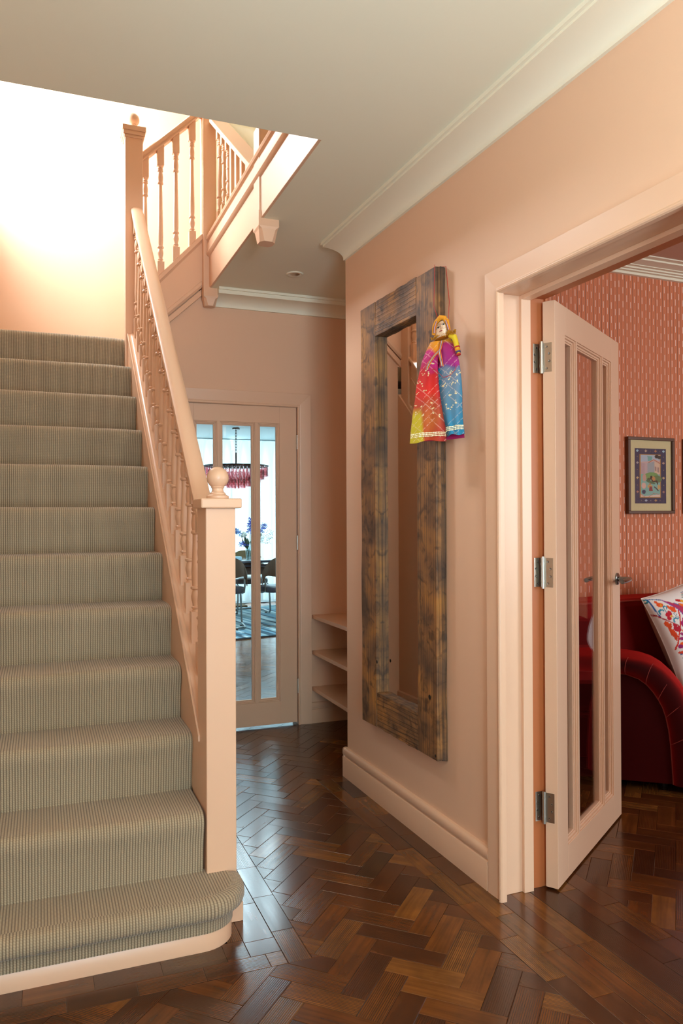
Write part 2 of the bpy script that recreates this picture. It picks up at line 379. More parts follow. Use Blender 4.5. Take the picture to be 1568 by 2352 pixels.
# ================================================================== SHELL
S(MB().box(-1.2, -1.6, -.08, 2.25, 4.70, -.012), 'floor', m_dark, 'dark polished herringbone pine block floor of the hall')
floor_hall = bpy.data.objects['floor']
fl = S(MB().box(1.76, -1.2, -.08, 6.0, 3.40, -.012), 'floor', m_dark, 'herringbone block floor of the red room', frame='W'); floor_liv = fl
floor_din = S(MB().box(-.6, 4.70, -.08, 5.2, 12.0, -.012), 'floor', m_dark, 'pale lit wooden floor of the dining room')
c = MB(); c.box(-1.2, -1.6, ZC, XOP, YOP, 2.93); c.box(XOP, -1.6, ZC, 2.3, YB+.02, 2.93)
S(c, 'ceiling', m_ceil, 'cream hall ceiling with the stairwell opening')
S(MB().box(1.70, -1.2, 2.69, 6.0, 3.45, 2.80), 'ceiling', m_lceil, 'pinkish ceiling of the red room', frame='W')
dc = MB(); dc.box(-.6, 5.80, 2.46, 5.2, 12.0, 2.6); dc.box(1.05, 4.76, 2.46, 5.2, 5.80, 2.6); dc.box(-.6, 4.76, 2.10, 1.05, 5.80, 2.18); dc.box(-.6, 5.76, 2.10, 1.05, 5.80, 2.5); dc.box(1.01, 4.76, 2.10, 1.05, 5.80, 2.5)
S(dc, 'ceiling', m_white, 'white dining room ceiling')
S(MB().box(-1.0, -.5, 5.15, 3.2, 6.2, 5.3), 'ceiling', m_ceil, 'upper landing ceiling')
# mirror wall with door opening
DY0, DY1, DH = 1.352, 2.262, 2.085
wm = MB(); wm.box(XW, DY1, 0, 1.70, YW, ZC+.02); wm.box(XW, -1.5, 0, 1.70, DY0, ZC+.02); wm.box(XW, DY0, DH, 1.70, DY1, ZC+.02)
S(wm, 'wall_right', m_wall, 'peach wall carrying the rustic mirror', frame='W')
S(MB().box(1.70, 3.35, 0, 6.0, YW, 2.80), 'wall_living', m_paper, 'terracotta wallpapered wall behind the red sofa', frame='W', uv='xz')
S(MB().box(6.0, -1.2, 0, 6.1, 3.5, 2.80), 'wall_living_right', m_paper, frame='W', uv='y')
lw = MB(); lw.box(1.7, -1.3, 0, 3.4, -1.2, 2.8); lw.box(5.7, -1.3, 0, 6.0, -1.2, 2.8); lw.box(3.4, -1.3, 0, 5.7, -1.2, .8); lw.box(3.4, -1.3, 2.4, 5.7, -1.2, 2.8)
S(lw, 'wall_living_front', m_lceil, frame='W')
# hall back wall with door opening, nook
bx0, bx1, bz = .735, 1.515, 2.0
bw = MB(); bw.box(.56, YB, 0, bx0, YB+.11, ZC); bw.box(bx1, YB, 0, 2.3, YB+.11, ZC); bw.box(bx0, YB, bz, bx1, YB+.11, ZC)
S(bw, 'wall_back', m_wall, 'peach back wall around the glazed dining room door')
S(MB().box(1.99, YW+.02, 0, 2.1, YB, ZC), 'wall_nook', m_wall)
# under stair wall, left wall, front wall
y0s = 2.66
us = MB(); us.prism([(y0s-.0, 0), (YB, 0), (YB, 2.12), (4.56, 2.06), (y0s, .36)], 'x', .515, .56)
S(us, 'wall_understairs', m_wall, 'peach panelled wall closing the space below the stairs')
lwl = MB(); lwl.box(XL-.12, 2.0, 0, XL, 4.50, 5.2); lwl.box(XL-.12, 5.52, 2.2, XL, 6.0, 5.2); lwl.box(XL-.12, 4.50, 2.2, XL, 5.52, 3.45); lwl.box(XL-.12, 4.50, 4.52, XL, 5.52, 5.2); lwl.box(XL-.12, 4.50, 0, XL, YB, 2.2)
lwl.box(XL-.12, 1.0, 0, XL, 2.0, 5.2); lwl.box(XL-.12, -1.5, 0, XL, -.3, ZC); lwl.box(XL-.12, -.3, 0, XL, 1.0, 1.1); lwl.box(XL-.12, -.3, 2.35, XL, 1.0, ZC)
S(lwl, 'wall_left', m_wall, 'pale wall beside the stairs')
YLB = 5.62
S(MB().box(XL-.1, YLB, 2.18, 3.2, YLB+.1, 5.2), 'wall_landing', m_wall, 'pale sunlit wall behind the upper stairs')
up_ = MB(); up_.box(3.1, -.5, 2.93, 3.2, 6, 5.2); up_.box(-1, -.5, 2.93, 3.2, -.4, 5.2)
S(up_, 'wall_upper', m_wall)
S(MB().box(XOP, YOP-3, 2.80, 3.2, 6, 2.925), 'floor_upper', m_ceil)
fwl = MB(); fwl.box(-1.2, -1.6, 0, -.25, -1.5, ZC); fwl.box(.85, -1.6, 0, 1.75, -1.5, ZC); fwl.box(-.25, -1.6, 2.45, .85, -1.5, ZC)
S(fwl, 'wall_front', m_wall)
# dining room shell
dw = MB(); dw.box(-.7, 4.75, 0, -.6, 12, 2.6); S(dw, 'wall_dining_left', m_white)
S(MB().box(5.2, 4.75, 0, 5.3, 12, 2.6), 'wall_dining_right', m_white)
d2 = MB(); d2.box(-.6, 4.74, 0, bx0, 4.76, 2.12); d2.box(bx0, 4.741, 2.0, 1.05, 4.759, 2.12); d2.box(bx1, 4.74, 0, 5.2, 4.76, 2.6); d2.box(1.05, 4.74, bz, bx1, 4.76, 2.6); S(d2, 'wall_dining_front', m_white)
d3 = MB(); d3.box(-.6, 11.5, 0, .2, 11.6, 2.6); d3.box(4.4, 11.5, 0, 5.2, 11.6, 2.6); d3.box(.2, 11.5, 2.4, 4.4, 11.6, 2.6); d3.box(.2, 11.5, 0, 4.4, 11.6, .06)
S(d3, 'wall_dining_window', m_white)
# windows
def window(name, boxes, pane, m=m_white, frame='S'):
    t = thing(name, (0, 0, 0), kind='structure', frame=frame)
    f = MB()
    for b_ in boxes: f.box(*b_)
    f.build('window_frame', m, t, bev=.002); MB().box(*pane).build('pane', m_glass, t)
window('window_1', [(XL-.10, 4.50, 3.45, XL-.03, 4.55, 4.52), (XL-.10, 5.47, 3.45, XL-.03, 5.52, 4.52), (XL-.10, 4.55, 3.45, XL-.03, 5.47, 3.50), (XL-.10, 4.55, 4.47, XL-.03, 5.47, 4.52)], (XL-.07, 4.55, 3.50, XL-.065, 5.47, 4.47))
window('window_2', [(.2, 11.50, .06, .27, 11.56, 2.4), (4.33, 11.50, .06, 4.4, 11.56, 2.4), (.27, 11.5, .06, 4.33, 11.56, .12), (.27, 11.5, 2.33, 4.33, 11.56, 2.4), (1.6, 11.5, .12, 1.67, 11.56, 2.33), (3.0, 11.5, .12, 3.07, 11.56, 2.33)], (.27, 11.53, .12, 4.33, 11.535, 2.33))
window('window_3', [(3.4, -1.28, .8, 3.46, -1.22, 2.4), (5.64, -1.28, .8, 5.7, -1.22, 2.4), (3.46, -1.28, .8, 5.64, -1.22, .86), (3.46, -1.28, 2.34, 5.64, -1.22, 2.4), (4.52, -1.28, .86, 4.58, -1.22, 2.34)], (3.46, -1.25, .86, 5.64, -1.245, 2.34), frame='W')
window('window_4', [(XL-.1, -.3, 1.1, XL-.04, -.24, 2.35), (XL-.1, .94, 1.1, XL-.04, 1.0, 2.35), (XL-.1, -.24, 1.1, XL-.04, .94, 1.16), (XL-.1, -.24, 2.29, XL-.04, .94, 2.35)], (XL-.07, -.24, 1.16, XL-.065, .94, 2.29))

# ---------------- cornices
def cove(nq=9):
    p = [(0.0, 2.590), (.012, 2.590), (.012, 2.597)]
    p += [(.122-.110*math.sin(t), 2.597+.046*math.cos(t)) for t in [PI/2-PI/2*i/nq for i in range(1, nq+1)]]
    return p + [(.122, 2.651), (.134, 2.651), (.134, ZC+.002)]
cv = MB()
cv.sweep(cove(), [(XW, YW), (XW, -1.5)][::-1]); cv.xf(lambda p: p)
k = MB()
prof = cove(); poly = [(XW-o, z) for o, z in prof] + [(XW, ZC+.002)]
k.prism(poly, 'y', -1.5, YW)
tag(S(k, 'trim_1', m_corn, 'cream coved cornice along the mirror wall', frame='W', smooth=True))
k = MB(); k.prism([(YB-o, z-.014 if z < 2.65 else z) for o, z in prof] + [(YB, ZC+.002)], 'x', .985, 1.99)
k.prism([(1.99-o, z-.014 if z < 2.65 else z) for o, z in prof] + [(1.99, ZC+.002)], 'y', YW+.03, YB-.01)
S(k, 'trim_2', m_corn, 'cream coved cornice over the dining door', smooth=True)
# stepped cornice of the red room
k = MB()
for a, b_, z in ((0, .022, 2.628), (.022, .048, 2.645), (.048, .085, 2.652), (.085, .112, 2.664), (.112, .165, 2.668), (.165, .20, 2.680)):
    pass
k.prism([(3.35, 2.640), (3.328, 2.640), (3.328, 2.653), (3.306, 2.653), (3.306, 2.660), (3.286, 2.660), (3.286, 2.668), (3.262, 2.668), (3.262, 2.672), (3.20, 2.676), (3.20, 2.684), (3.165, 2.684), (3.165, 2.692), (3.35, 2.692)], 'x', 1.7, 6.0)
S(k, 'trim_3', m_corn, 'stepped cream cornice above the wallpaper', frame='W')

# ---------------- skirtings
def skirt(h=.145, t=.020):
    return [(0, 0), (t, 0), (t, h-.047), (t-.001, h-.045), (t-.006, h-.043), (t-.006, h-.036), (t-.001, h-.034), (t, h-.032), (t, h-.014), (t-.003, h-.006), (t-.008, h-.001), (0, h)]
k = MB(); k.prism([(XW-o, z) for o, z in skirt()], 'y', 2.290, YW+.018); k.prism([(YW+o, z) for o, z in skirt()], 'x', XW-.019, 1.99)
S(k, 'baseboard_right', m_wood, 'grooved peach skirting below the mirror', frame='W', smooth=True)
k = MB(); k.prism([(XW-o, z) for o, z in skirt()], 'y', -1.5, 1.25)
S(k, 'baseboard_near', m_wood, frame='W', smooth=True)
k = MB(); k.prism([(YB-o, z) for o, z in skirt(.130, .018)], 'x', 1.592, 1.99); k.prism([(1.99-o, z) for o, z in skirt(.130, .018)], 'y', YW+.04, YB-.018)
S(k, 'baseboard_back', m_wood, 'peach skirting in the shelf nook', smooth=True)
S(MB().prism([(.56, 0), (.575, 0), (.575, .14), (.56, .145)], 'y', 2.66, YB), 'baseboard_understairs', m_wood)

# ---------------- right door casing and jamb (frame of door_1)
CO, CI = 2.285, 2.200
def frame_piece(parent, name, prof_fn, **k):
    pass
d1 = thing('door_1', (1.60, 2.24, 0), kind='structure', frame='W'); d1['label'] = 'open peach glazed door leading into the red room'
def casing_prof(t=.024):   # offset from inner edge outwards, depth from wall
    return [(0, 0), (0, .018), (.003, .023), (.008, .0255), (.013, .023), (.016, .019), (.019, .018), (.085, .020), (.085, 0)]
def casing(prof, pts, to3):
    """mitred architrave: prof (outward offset, depth from wall), pts: inner edge path in the wall plane (a, z)"""
    m_ = MB(); k = len(prof); v = []; n = len(pts)
    for i, p in enumerate(pts):
        P = Vector(p); ds = []
        if i > 0: ds.append((P-Vector(pts[i-1])).normalized())
        if i < n-1: ds.append((Vector(pts[i+1])-P).normalized())
        ns = [Vector((d.y, -d.x)) for d in ds]; nn = sum(ns, Vector((0, 0))); nn = nn/nn.dot(ns[0])*1.0 if len(ns) > 1 else ns[0]
        v += [to3(P.x+nn.x*o, P.y+nn.y*o, d) for o, d in prof]
    fs = [(i*k+j, (i+1)*k+j, (i+1)*k+(j+1) % k, i*k+(j+1) % k) for i in range(n-1) for j in range(k)]
    return m_.add(v, fs)
cs = casing(casing_prof(), [(1.405, 0), (1.405, 2.056), (CI, 2.056), (CI, 0)][::-1], lambda a, z, d: (XW-d, a, z))
cs.build('architrave', m_wood, d1, bev=.0008)
jb = MB(); jb.box(XW-.004, 2.240, 0, 1.64, DY1, 2.085); jb.box(XW-.004, DY0, 0, 1.72, 1.372, 2.085); jb.box(XW-.004, 1.372, 2.066, 1.64, 2.240, 2.085)
jb.box(1.603, 2.226, 0, 1.642, 2.240, 2.066); jb.box(1.603, 1.372, 2.052, 1.642, 2.226, 2.066)
jb.build('door_lining', m_wood, d1, bev=.0015)
rb = MB(); rb.box(1.642, 2.243, 0, 1.712, DY1, 2.085); rb.box(1.642, 1.372, 2.066, 1.712, 2.243, 2.085); rb.box(1.712, 2.236, 0, 1.722, DY1+.06, 2.085)
rb.build('door_rebate', m_terra, d1, bev=.001)['label'] = 'terracotta painted rebate of the door frame'

# ---------------- glazed door leaves
def leaf(parent, w_, h_, t_, panes, z0, z1, xf, mw, gz=.0, handle=None):
    """local x from hinge edge along the leaf, y thickness (0 front, -t back), z up"""
    fr = MB(); xs = [0] + [v for p in panes for v in p] + [w_]
    for i in range(0, len(xs), 2): fr.box(xs[i], -t_, 0.008 if i in (0, len(xs)-2) else z0, xs[i+1], 0, h_ if i in (0, len(xs)-2) else z1)
    for a, b_ in panes: pass
    fr.box(panes[0][0], -t_, .008, panes[-1][1], 0, z0); fr.box(panes[0][0], -t_, z1, panes[-1][1], 0, h_)
    fr.xf(xf).build('leaf_frame', mw, parent, bev=.0012)
    for a, b_ in panes:
        bd = MB()
        for (u0, u1, d0, d1_) in ((0, .007, -.004, -t_+.004), (.007, .015, -.010, -t_+.010), (.015, .021, -.0135, -t_+.0135)):
            bd.box(a+u0, d1_, z0+u0, a+u1, d0, z1-u0); bd.box(b_-u1, d1_, z0+u0, b_-u0, d0, z1-u0)
            bd.box(a+u1, d1_, z0+u0, b_-u1, d0, z0+u1); bd.box(a+u1, d1_, z1-u1, b_-u1, d0, z1-u0)
        bd.xf(xf).build('glazing_bead', mw, parent, bev=.0015)
        MB().box(a+.018, -t_/2-.002, z0+.018, b_-.018, -t_/2+.002, z1-.018).xf(xf).build('pane', m_glass, parent)
ang = math.radians(33.0); hx, hy = 1.716, 2.189
ex = Vector((math.cos(ang), math.sin(ang), 0)); ey = Vector((math.sin(ang), -math.cos(ang), 0))
xf1 = lambda p: Vector((hx, hy, 0)) + ex*p.x + ey*p.y + Vector((0, 0, p.z))
leaf(d1, .82, 2.052, .044, [(.107, .230), (.246, .566), (.578, .702)], .124, 1.95, xf1, m_wood)
# butt hinges on both doors
def hinge(parent, zc, B, plates, m=m_steel):
    """B: knuckle (plan point); plates: ((start, end, outward normal), ...) plan points on the face that carries the plate"""
    h = MB(); h.tube([(B[0], B[1], zc-.056), (B[0], B[1], zc+.056)], .0062, 12)
    for q in (-.030, .030): h.tube([(B[0], B[1], zc+q-.003), (B[0], B[1], zc+q+.003)], .0069, 12)
    hb = h.build('hinge', m, parent, smooth=True)
    for P, Q, n in plates:
        o = Vector((P[0], P[1], 0)); d = Vector((Q[0]-P[0], Q[1]-P[1], 0)); L = d.length; d.normalize(); n = Vector((n[0], n[1], 0)).normalized()
        pl = MB(); q = [o+d*a+n*b_ + Vector((0, 0, z)) for z in (zc-.051, zc+.051) for a, b_ in ((0, -.001), (L, -.001), (L, .0012), (0, .0012))]
        pl.add(q, [(0, 3, 2, 1), (4, 5, 6, 7), (0, 1, 5, 4), (1, 2, 6, 5), (2, 3, 7, 6), (3, 0, 4, 7)])
        pb = pl.build('hinge_plate', m, hb)
        for i, z in enumerate((-.038, -.013, .013, .038)):
            cpt = o + d*L*(.45 if i in (0, 3) else .74) + n*.0012 + Vector((0, 0, zc+z))
            MB().lathe([(.0042, 0), (.0036, .0007), (.0012, .0002)], cpt, 10, n).build('screw', m_dsteel, pb if False else hb, smooth=True)
kB = tuple(xf1(Vector((-.007, -.046, 0)))[:2])
for zc in (1.855, 1.103, .284):
    hinge(d1, zc, kB, (((1.6905, 2.243), (1.6625, 2.243), (0, -1)), (tuple(xf1(Vector((0, -.044, 0)))[:2]), tuple(xf1(Vector((0, -.012, 0)))[:2]), (-ex.x, -ex.y))))
# lever handles
def lever(parent, xf, side, x0, z):
    s_ = 1 if side > 0 else -1; b0 = 0 if side > 0 else -.044
    m_ = MB(); A = xf(Vector((x0, b0, z))); nrm = (xf(Vector((x0, b0+.1*s_, z))) - A).normalized()
    m_.lathe([(.026, 0), (.026, .006), (.022, .009), (.0105, .009), (.0105, .05)], A, 24, nrm)
    ob = m_.build('door_handle', m_dsteel, parent, smooth=True)
    l = MB(); e = Vector((-1, 0, 0)); pts = []
    for i in range(7):
        t = i/6; pts.append(xf(Vector((x0+.012-.125*t, b0+s_*(.052+.004*math.sin(t*PI)), z-.002*t))))
    l.tube(pts, .0098, 12); l.build('lever', m_dsteel, ob, smooth=True)
lever(d1, xf1, 1, .765, 1.03); lever(d1, xf1, -1, .765, 1.03)

# back door
d2_ = thing('door_2', (1.12, YB, 0), kind='structure'); d2_['label'] = 'closed peach glazed door to the dining room'
cs = MB()
def cprof2(): return [(0, 0), (0, .010), (.004, .016), (.012, .016), (.014, .012), (.020, .014), (.085, .022), (.085, 0)]
cs = casing(cprof2(), [(1.507, 0), (1.507, 1.990), (.743, 1.990), (.743, 0)], lambda a, z, d: (a, YB-d, z))
cs.build('architrave', m_wood, d2_, bev=.0008)
xf2 = lambda p: Vector((1.503-p.x, YB+.002-p.y*-1 if False else YB+.004-p.y, p.z))
leaf(d2_, .756, 1.984, .040, [(.110, .252), (.268, .488), (.504, .646)], .150, 1.880, lambda p: Vector((1.503-p.x, YB+.004-p.y, p.z+.006)), m_wood)
jb = MB(); jb.box(1.5075, YB, 0, 1.516, YB+.115, 2.0); jb.box(.734, YB, 0, .743, YB+.115, 2.0); jb.box(.743, YB, 1.992, 1.5075, YB+.115, 2.0)
jb.build('door_lining', m_wood, d2_)
for zc in (1.772, 1.141, .242):
    h = MB(); h.tube([(1.5055, YB-.004, zc-.045), (1.5055, YB-.004, zc+.045)], .0055, 10); h.build('hinge', m_steel, d2_, smooth=True)

# ================================================================== FLOOR BLOCKS
def clip(poly, nx, ny, c_):
    """keep nx*x+ny*y<=c"""
    out = []
    for i in range(len(poly)):
        a, b_ = poly[i], poly[(i+1) % len(poly)]; da = nx*a[0]+ny*a[1]-c_; db = nx*b_[0]+ny*b_[1]-c_
        if da <= 0: out.append(a)
        if (da < 0 < db) or (db < 0 < da): t = da/(da-db); out.append((a[0]+(b_[0]-a[0])*t, a[1]+(b_[1]-a[1])*t))
    return out
def area2(p): return abs(sum(p[i][0]*p[(i+1) % len(p)][1]-p[(i+1) % len(p)][0]*p[i][1] for i in range(len(p))))/2
BL, BWD = .2205, .0735
def block_mesh_add(mb, poly, dirv, rnd, zt=0.0, ins=.0005, zoff=0):
    n = len(poly); cx = sum(p[0] for p in poly)/n; cy = sum(p[1] for p in poly)/n
    if sum(poly[i][0]*poly[(i+1) % n][1]-poly[(i+1) % n][0]*poly[i][1] for i in range(n)) < 0: poly = poly[::-1]
    def sh(d):
        out = []
        for i in range(n):
            p, q, r = Vector(poly[i-1]), Vector(poly[i]), Vector(poly[(i+1) % n])
            a = (q-p); b_ = (r-q)
            if a.length < 1e-6 or b_.length < 1e-6: out.append(tuple(q)); continue
            a.normalize(); b_.normalize(); na = Vector((-a.y, a.x)); nb = Vector((-b_.y, b_.x)); m_ = na+nb
            if m_.length < 1e-4: out.append(tuple(q)); continue
            m_ = m_/max(.5, m_.dot(na)); out.append((q.x+m_.x*d, q.y+m_.y*d))
        return out
    A = sh(.0004); B = sh(.0004+ins*2.2)
    v = [(x, y, -.014) for x, y in A] + [(x, y, zoff-.0006) for x, y in A] + [(x, y, zoff) for x, y in B]
    fs = [tuple(range(2*n, 3*n))] + [(i, (i+1) % n, n+(i+1) % n, n+i) for i in range(n)] + [(n+i, n+(i+1) % n, 2*n+(i+1) % n, 2*n+i) for i in range(n)]
    px, py = -dirv[1], dirv[0]
    uv = [[((v[i][0]-cx)*dirv[0]+(v[i][1]-cy)*dirv[1], (v[i][0]-cx)*px+(v[i][1]-cy)*py) for i in f] for f in fs]
    mb.add(v, fs, uv, rnd)
def herring(keep, o0, angdeg, xr, yr):
    """yield (poly, dir) of a 3:1 herringbone clipped by keep(poly, centre)"""
    a = math.radians(angdeg); e1 = (math.cos(a), math.sin(a)); e2 = (-math.sin(a), math.cos(a)); out = []
    for i in range(-140, 141):
        for j in range(-40, 41):
            sx = i*1 + j*3; sy = -i + j*3
            ox = o0[0]+(sx*e1[0]+sy*e2[0])*BWD; oy = o0[1]+(sx*e1[1]+sy*e2[1])*BWD
            if not (xr[0]-.4 < ox < xr[1]+.4 and yr[0]-.4 < oy < yr[1]+.4): continue
            for (r, d_) in (((0, 0, 3, 1), e1), ((-1, -2, 0, 1), e2)):
                P = [(ox+(x*e1[0]+y*e2[0])*BWD, oy+(x*e1[1]+y*e2[1])*BWD) for x, y in ((r[0], r[1]), (r[2], r[1]), (r[2], r[3]), (r[0], r[3]))]
                cx = sum(p[0] for p in P)/4; cy = sum(p[1] for p in P)/4
                Q = keep(P, cx, cy)
                if Q and isinstance(Q[0], list): out += [(q, d_, False) for q in Q]
                elif Q and len(Q) > 2 and area2(Q) > 2e-4: out.append((Q, d_, Q == P))
    return out
def toW(p): c_, s_ = math.cos(TH), math.sin(TH); return (p[0]*c_+p[1]*s_, -p[0]*s_+p[1]*c_)
def toS(p): c_, s_ = math.cos(TH), math.sin(TH); return (p[0]*c_-p[1]*s_, p[0]*s_+p[1]*c_)
cT, sT = math.cos(TH), math.sin(TH)
def clipW(poly, side, val):   # keep xW<=val (side 1) or >=val (-1) ; 'y' handled by clipWy
    return clip(poly, side*cT, side*sT, side*val)
def clipWy(poly, side, val): return clip(poly, -side*sT, side*cT, side*val)
XB = 1.353   # inner line of right border, W frame
LB = .745; FB = 2.165
def keep_hall(P, cx, cy):
    wx, wy = toW((cx, cy))
    if cy < .6 or cy > 4.9 or cx < -.9: return None
    if wy < YW-.02: P2 = clipW(P, 1, XB)
    else:
        P2 = P
        if wx < 1.5 or min(toW(p)[1] for p in P) < YW: P2 = clipWy(P, -1, YW-.0) if wx > XB else P
        P2 = clip(P2, 1, 0, 1.99)
    P2 = clip(P2, 0, 1, YB+.09) if cy > 4.3 else P2
    if len(P2) < 3: return None
    if max(p[1] for p in P2) > FB and min(p[0] for p in P2) < LB:
        A_ = clip(P2, 0, 1, FB); B_ = clip(P2, 0, -1, -FB); B_ = clip(B_, -1, 0, -LB) if len(B_) > 2 else B_
        return [q for q in (A_, B_) if len(q) > 2 and area2(q) > 1e-4]
    return P2
blocks_h = herring(keep_hall, (.916, 2.029), -44.0, (-.9, 2.1), (.6, 4.8))
def strip(x0, y0, x1, y1, along, L=.2305, off=0.0, conv=None):
    """courses of blocks laid end to end in a rectangle"""
    out = []; 
    if along == 'y': a0, a1 = y0, y1
    else: a0, a1 = x0, x1
    t = a0 - off
    while t < a1:
        s0, s1 = max(t, a0), min(t+L, a1)
        if s1-s0 > .012:
            P = [(x0, s0), (x1, s0), (x1, s1), (x0, s1)] if along == 'y' else [(s0, y0), (s1, y0), (s1, y1), (s0, y1)]
            d_ = (0, 1) if along == 'y' else (1, 0)
            if conv: P = [conv(p) for p in P]; q = conv((0, 0)); r = conv(d_); d_ = (r[0]-q[0], r[1]-q[1])
            out.append((P, d_, False))
        t += L
    return out
brd = strip(XB, .6, 1.424, YW, 'y', off=.20, conv=toS) + strip(1.424, .6, 1.495, YW, 'y', off=.08, conv=toS)
brd += strip(.672, FB, LB, YB, 'y', off=.05) + strip(.577, 2.235, .672, YB, 'y', off=.15)
brd += strip(-.42, FB, .672, 2.235, 'x', .186, off=.075) + strip(-.42, 2.235, .577, 2.335, 'x', .186, off=.0) + strip(.53, 2.335, .577, 2.50, 'y', .2)
# threshold planks in the doorway
brd += strip(1.495, 1.3, 1.555, 2.30, 'y', .6, conv=toS) + strip(1.555, 1.3, 1.625, 2.29, 'y', .9, off=.3, conv=toS) + strip(1.625, 1.3, 1.72, 2.29, 'y', 1.2, conv=toS)
def keep_liv(P, cx, cy):
    wx, wy = toW((cx, cy))
    if wy < .9 or wy > 3.3 or wx > 3.9: return None
    return clipWy(clipW(P, -1, 1.86), 1, 3.35)
blocks_l = herring(keep_liv, toS((2.107, 2.152)), 44+1.3, (1.8, 3.9), (.9, 3.5))
brd_l = strip(1.72, .9, 1.79, 3.35, 'y', off=.1, conv=toS) + strip(1.79, .9, 1.86, 3.35, 'y', off=.0, conv=toS)
def lay(blocks, parent, maxn=290):
    def key(b_): cx = sum(p[0] for p in b_[0])/len(b_[0]); cy = sum(p[1] for p in b_[0])/len(b_[0]); d = math.hypot(cx, cy)*1.0; \
        a = math.degrees(math.atan2(cx, cy)); return d + (50 if (d < 1.65 or a < -4 or a > 48) else 0)
    blocks = sorted(blocks, key=key); shared = {}; rest = MB(); o = Vector(parent['o']); loc0 = parent.location; n = 0; rz = parent.rotation_euler.z
    for (P, d_, full) in blocks:
        P = [tuple(p) for p in P]; cx = sum(p[0] for p in P)/len(P); cy = sum(p[1] for p in P)/len(P)
        zo = random.uniform(-.0004, .0003)
        if n < maxn:
            kx = (round(d_[0], 3), round(d_[1], 3)) if full else None
            if kx and kx in shared: me = shared[kx]
            else:
                mb = MB(); block_mesh_add(mb, [(p[0]-cx, p[1]-cy) for p in P], d_, 0)
                me = bpy.data.meshes.new('wood_block'); me.from_pydata(mb.v, [], mb.f); me.materials.append(m_block)
                L = me.uv_layers.new(name='uv').data; idx = 0
                for pi, pol in enumerate(me.polygons):
                    for li, l in enumerate(pol.loop_indices): L[l].uv = mb.uv[pi][li]
                if kx: shared[kx] = me
            ob = bpy.data.objects.new('wood_block', me); COL.objects.link(ob); ob.parent = parent
            R = Matrix.Rotation(-rz, 3, 'Z'); ob.location = R @ (Vector((cx, cy, zo)) - loc0); ob.rotation_euler = (random.uniform(-.0006, .0006), random.uniform(-.0006, .0006), -rz); n += 1
        else: block_mesh_add(rest, P, d_, random.random(), zoff=zo)
    if rest.v:
        me = bpy.data.meshes.new('wood_block_field'); R = Matrix.Rotation(-rz, 3, 'Z')
        me.from_pydata([R @ (Vector(p)-loc0) for p in rest.v], [], rest.f); me.materials.append(m_block)
        L = me.uv_layers.new(name='uv').data
        for pi, pol in enumerate(me.polygons):
            for li, l in enumerate(pol.loop_indices): L[l].uv = rest.uv[pi][li]
        A = me.attributes.new('rnd', 'FLOAT', 'FACE'); A.data.foreach_set('value', rest.a)
        ob = bpy.data.objects.new('wood_block_field', me); COL.objects.link(ob); ob.parent = parent; ob['kind'] = 'stuff'
lay(blocks_h + brd, floor_hall); lay(blocks_l + brd_l, floor_liv, 150)
def keep_din(P, cx, cy):
    if cy < 4.70 or cy > 11.4 or cx < .3 or cx > 4.4: return None
    return clip(P, 0, -1, -4.725)
lay(herring(keep_din, (.916, 2.029), -44.0, (.3, 4.4), (4.6, 11.5)), floor_din, 40)

# ================================================================== STAIRS
NR, GO, RI = 12, .2116, .1974
def yn(k): return 2.456 + GO*(k-2)
def zn(k): return .1635 + RI*(k-1)
def xin(y): return .4892 - .0126*(y-2.6)         # inner face of the string
st = thing('staircase', (.0, 2.4, 0), 'peach painted staircase with green-grey ribbed carpet and turned balusters', 'staircase')
def ribstep(k, parent):
    """carpet over one riser, nosing and tread (k>=2); profile in (y,z)"""
    y, z = yn(k), zn(k); zb = zn(k-1)
    pr = [(y+.027, zb-.004), (y+.023, zb+.03), (y+.016, z-.10), (y+.010, z-.075), (y+.005, z-.058), (y+.002, z-.045), (y, z-.034)]
    pr += [(y+.032-.032*math.cos(math.radians(a)), z-.030+.030*math.sin(math.radians(a))) for a in (15, 35, 55, 75, 90)]
    pr += [(y+.06, z), (y+.13, z), (y+GO+.034, z)]
    x1 = xin(y) - .001; x0 = XL+.001
    if k == 2: x1 = .4850
    m_ = MB(); L = 0; v = []; fs = []; uv = []
    nx = 8; ls = [0]
    for i in range(1, len(pr)): ls.append(ls[-1]+math.hypot(pr[i][0]-pr[i-1][0], pr[i][1]-pr[i-1][1]))
    rnd = random.Random(k)
    for i, (py, pz) in enumerate(pr):
        for j in range(nx+1):
            t = j/nx; edge = .004 if j in (0, nx) and 3 < i < 12 else 0
            wv_ = .0022*math.sin(3.1*t*PI+k*1.7)*(1 if 2 < i < 12 else 0)
            v.append((x0+(x1-x0)*t, py+wv_, pz-edge+wv_*.5))
    for i in range(len(pr)-1):
        for j in range(nx):
            fs.append((i*(nx+1)+j, i*(nx+1)+j+1, (i+1)*(nx+1)+j+1, (i+1)*(nx+1)+j))
            a, b_ = x0+(x1-x0)*j/nx, x0+(x1-x0)*(j+1)/nx; uv.append([(a, ls[i]), (b_, ls[i]), (b_, ls[i+1]), (a, ls[i+1])])
    m_.add(v, fs, uv)
    return m_.build('carpeted_step', m_carpet, parent, smooth='all')
for k in range(2, NR+1): ribstep(k, st)
# solid under the steps
ss = MB(); pl = [(2.49, 0), (2.49, zn(1)-.012)]
for k in range(2, NR+1): pl += [(yn(k)+.036, zn(k-1)-.012), (yn(k)+.036, zn(k)-.012)]
pl += [(YB, zn(NR)-.012), (YB, 0)]
ss.prism(pl, 'x', XL, .485); ss.build('stair_carcass', m_wood, st)
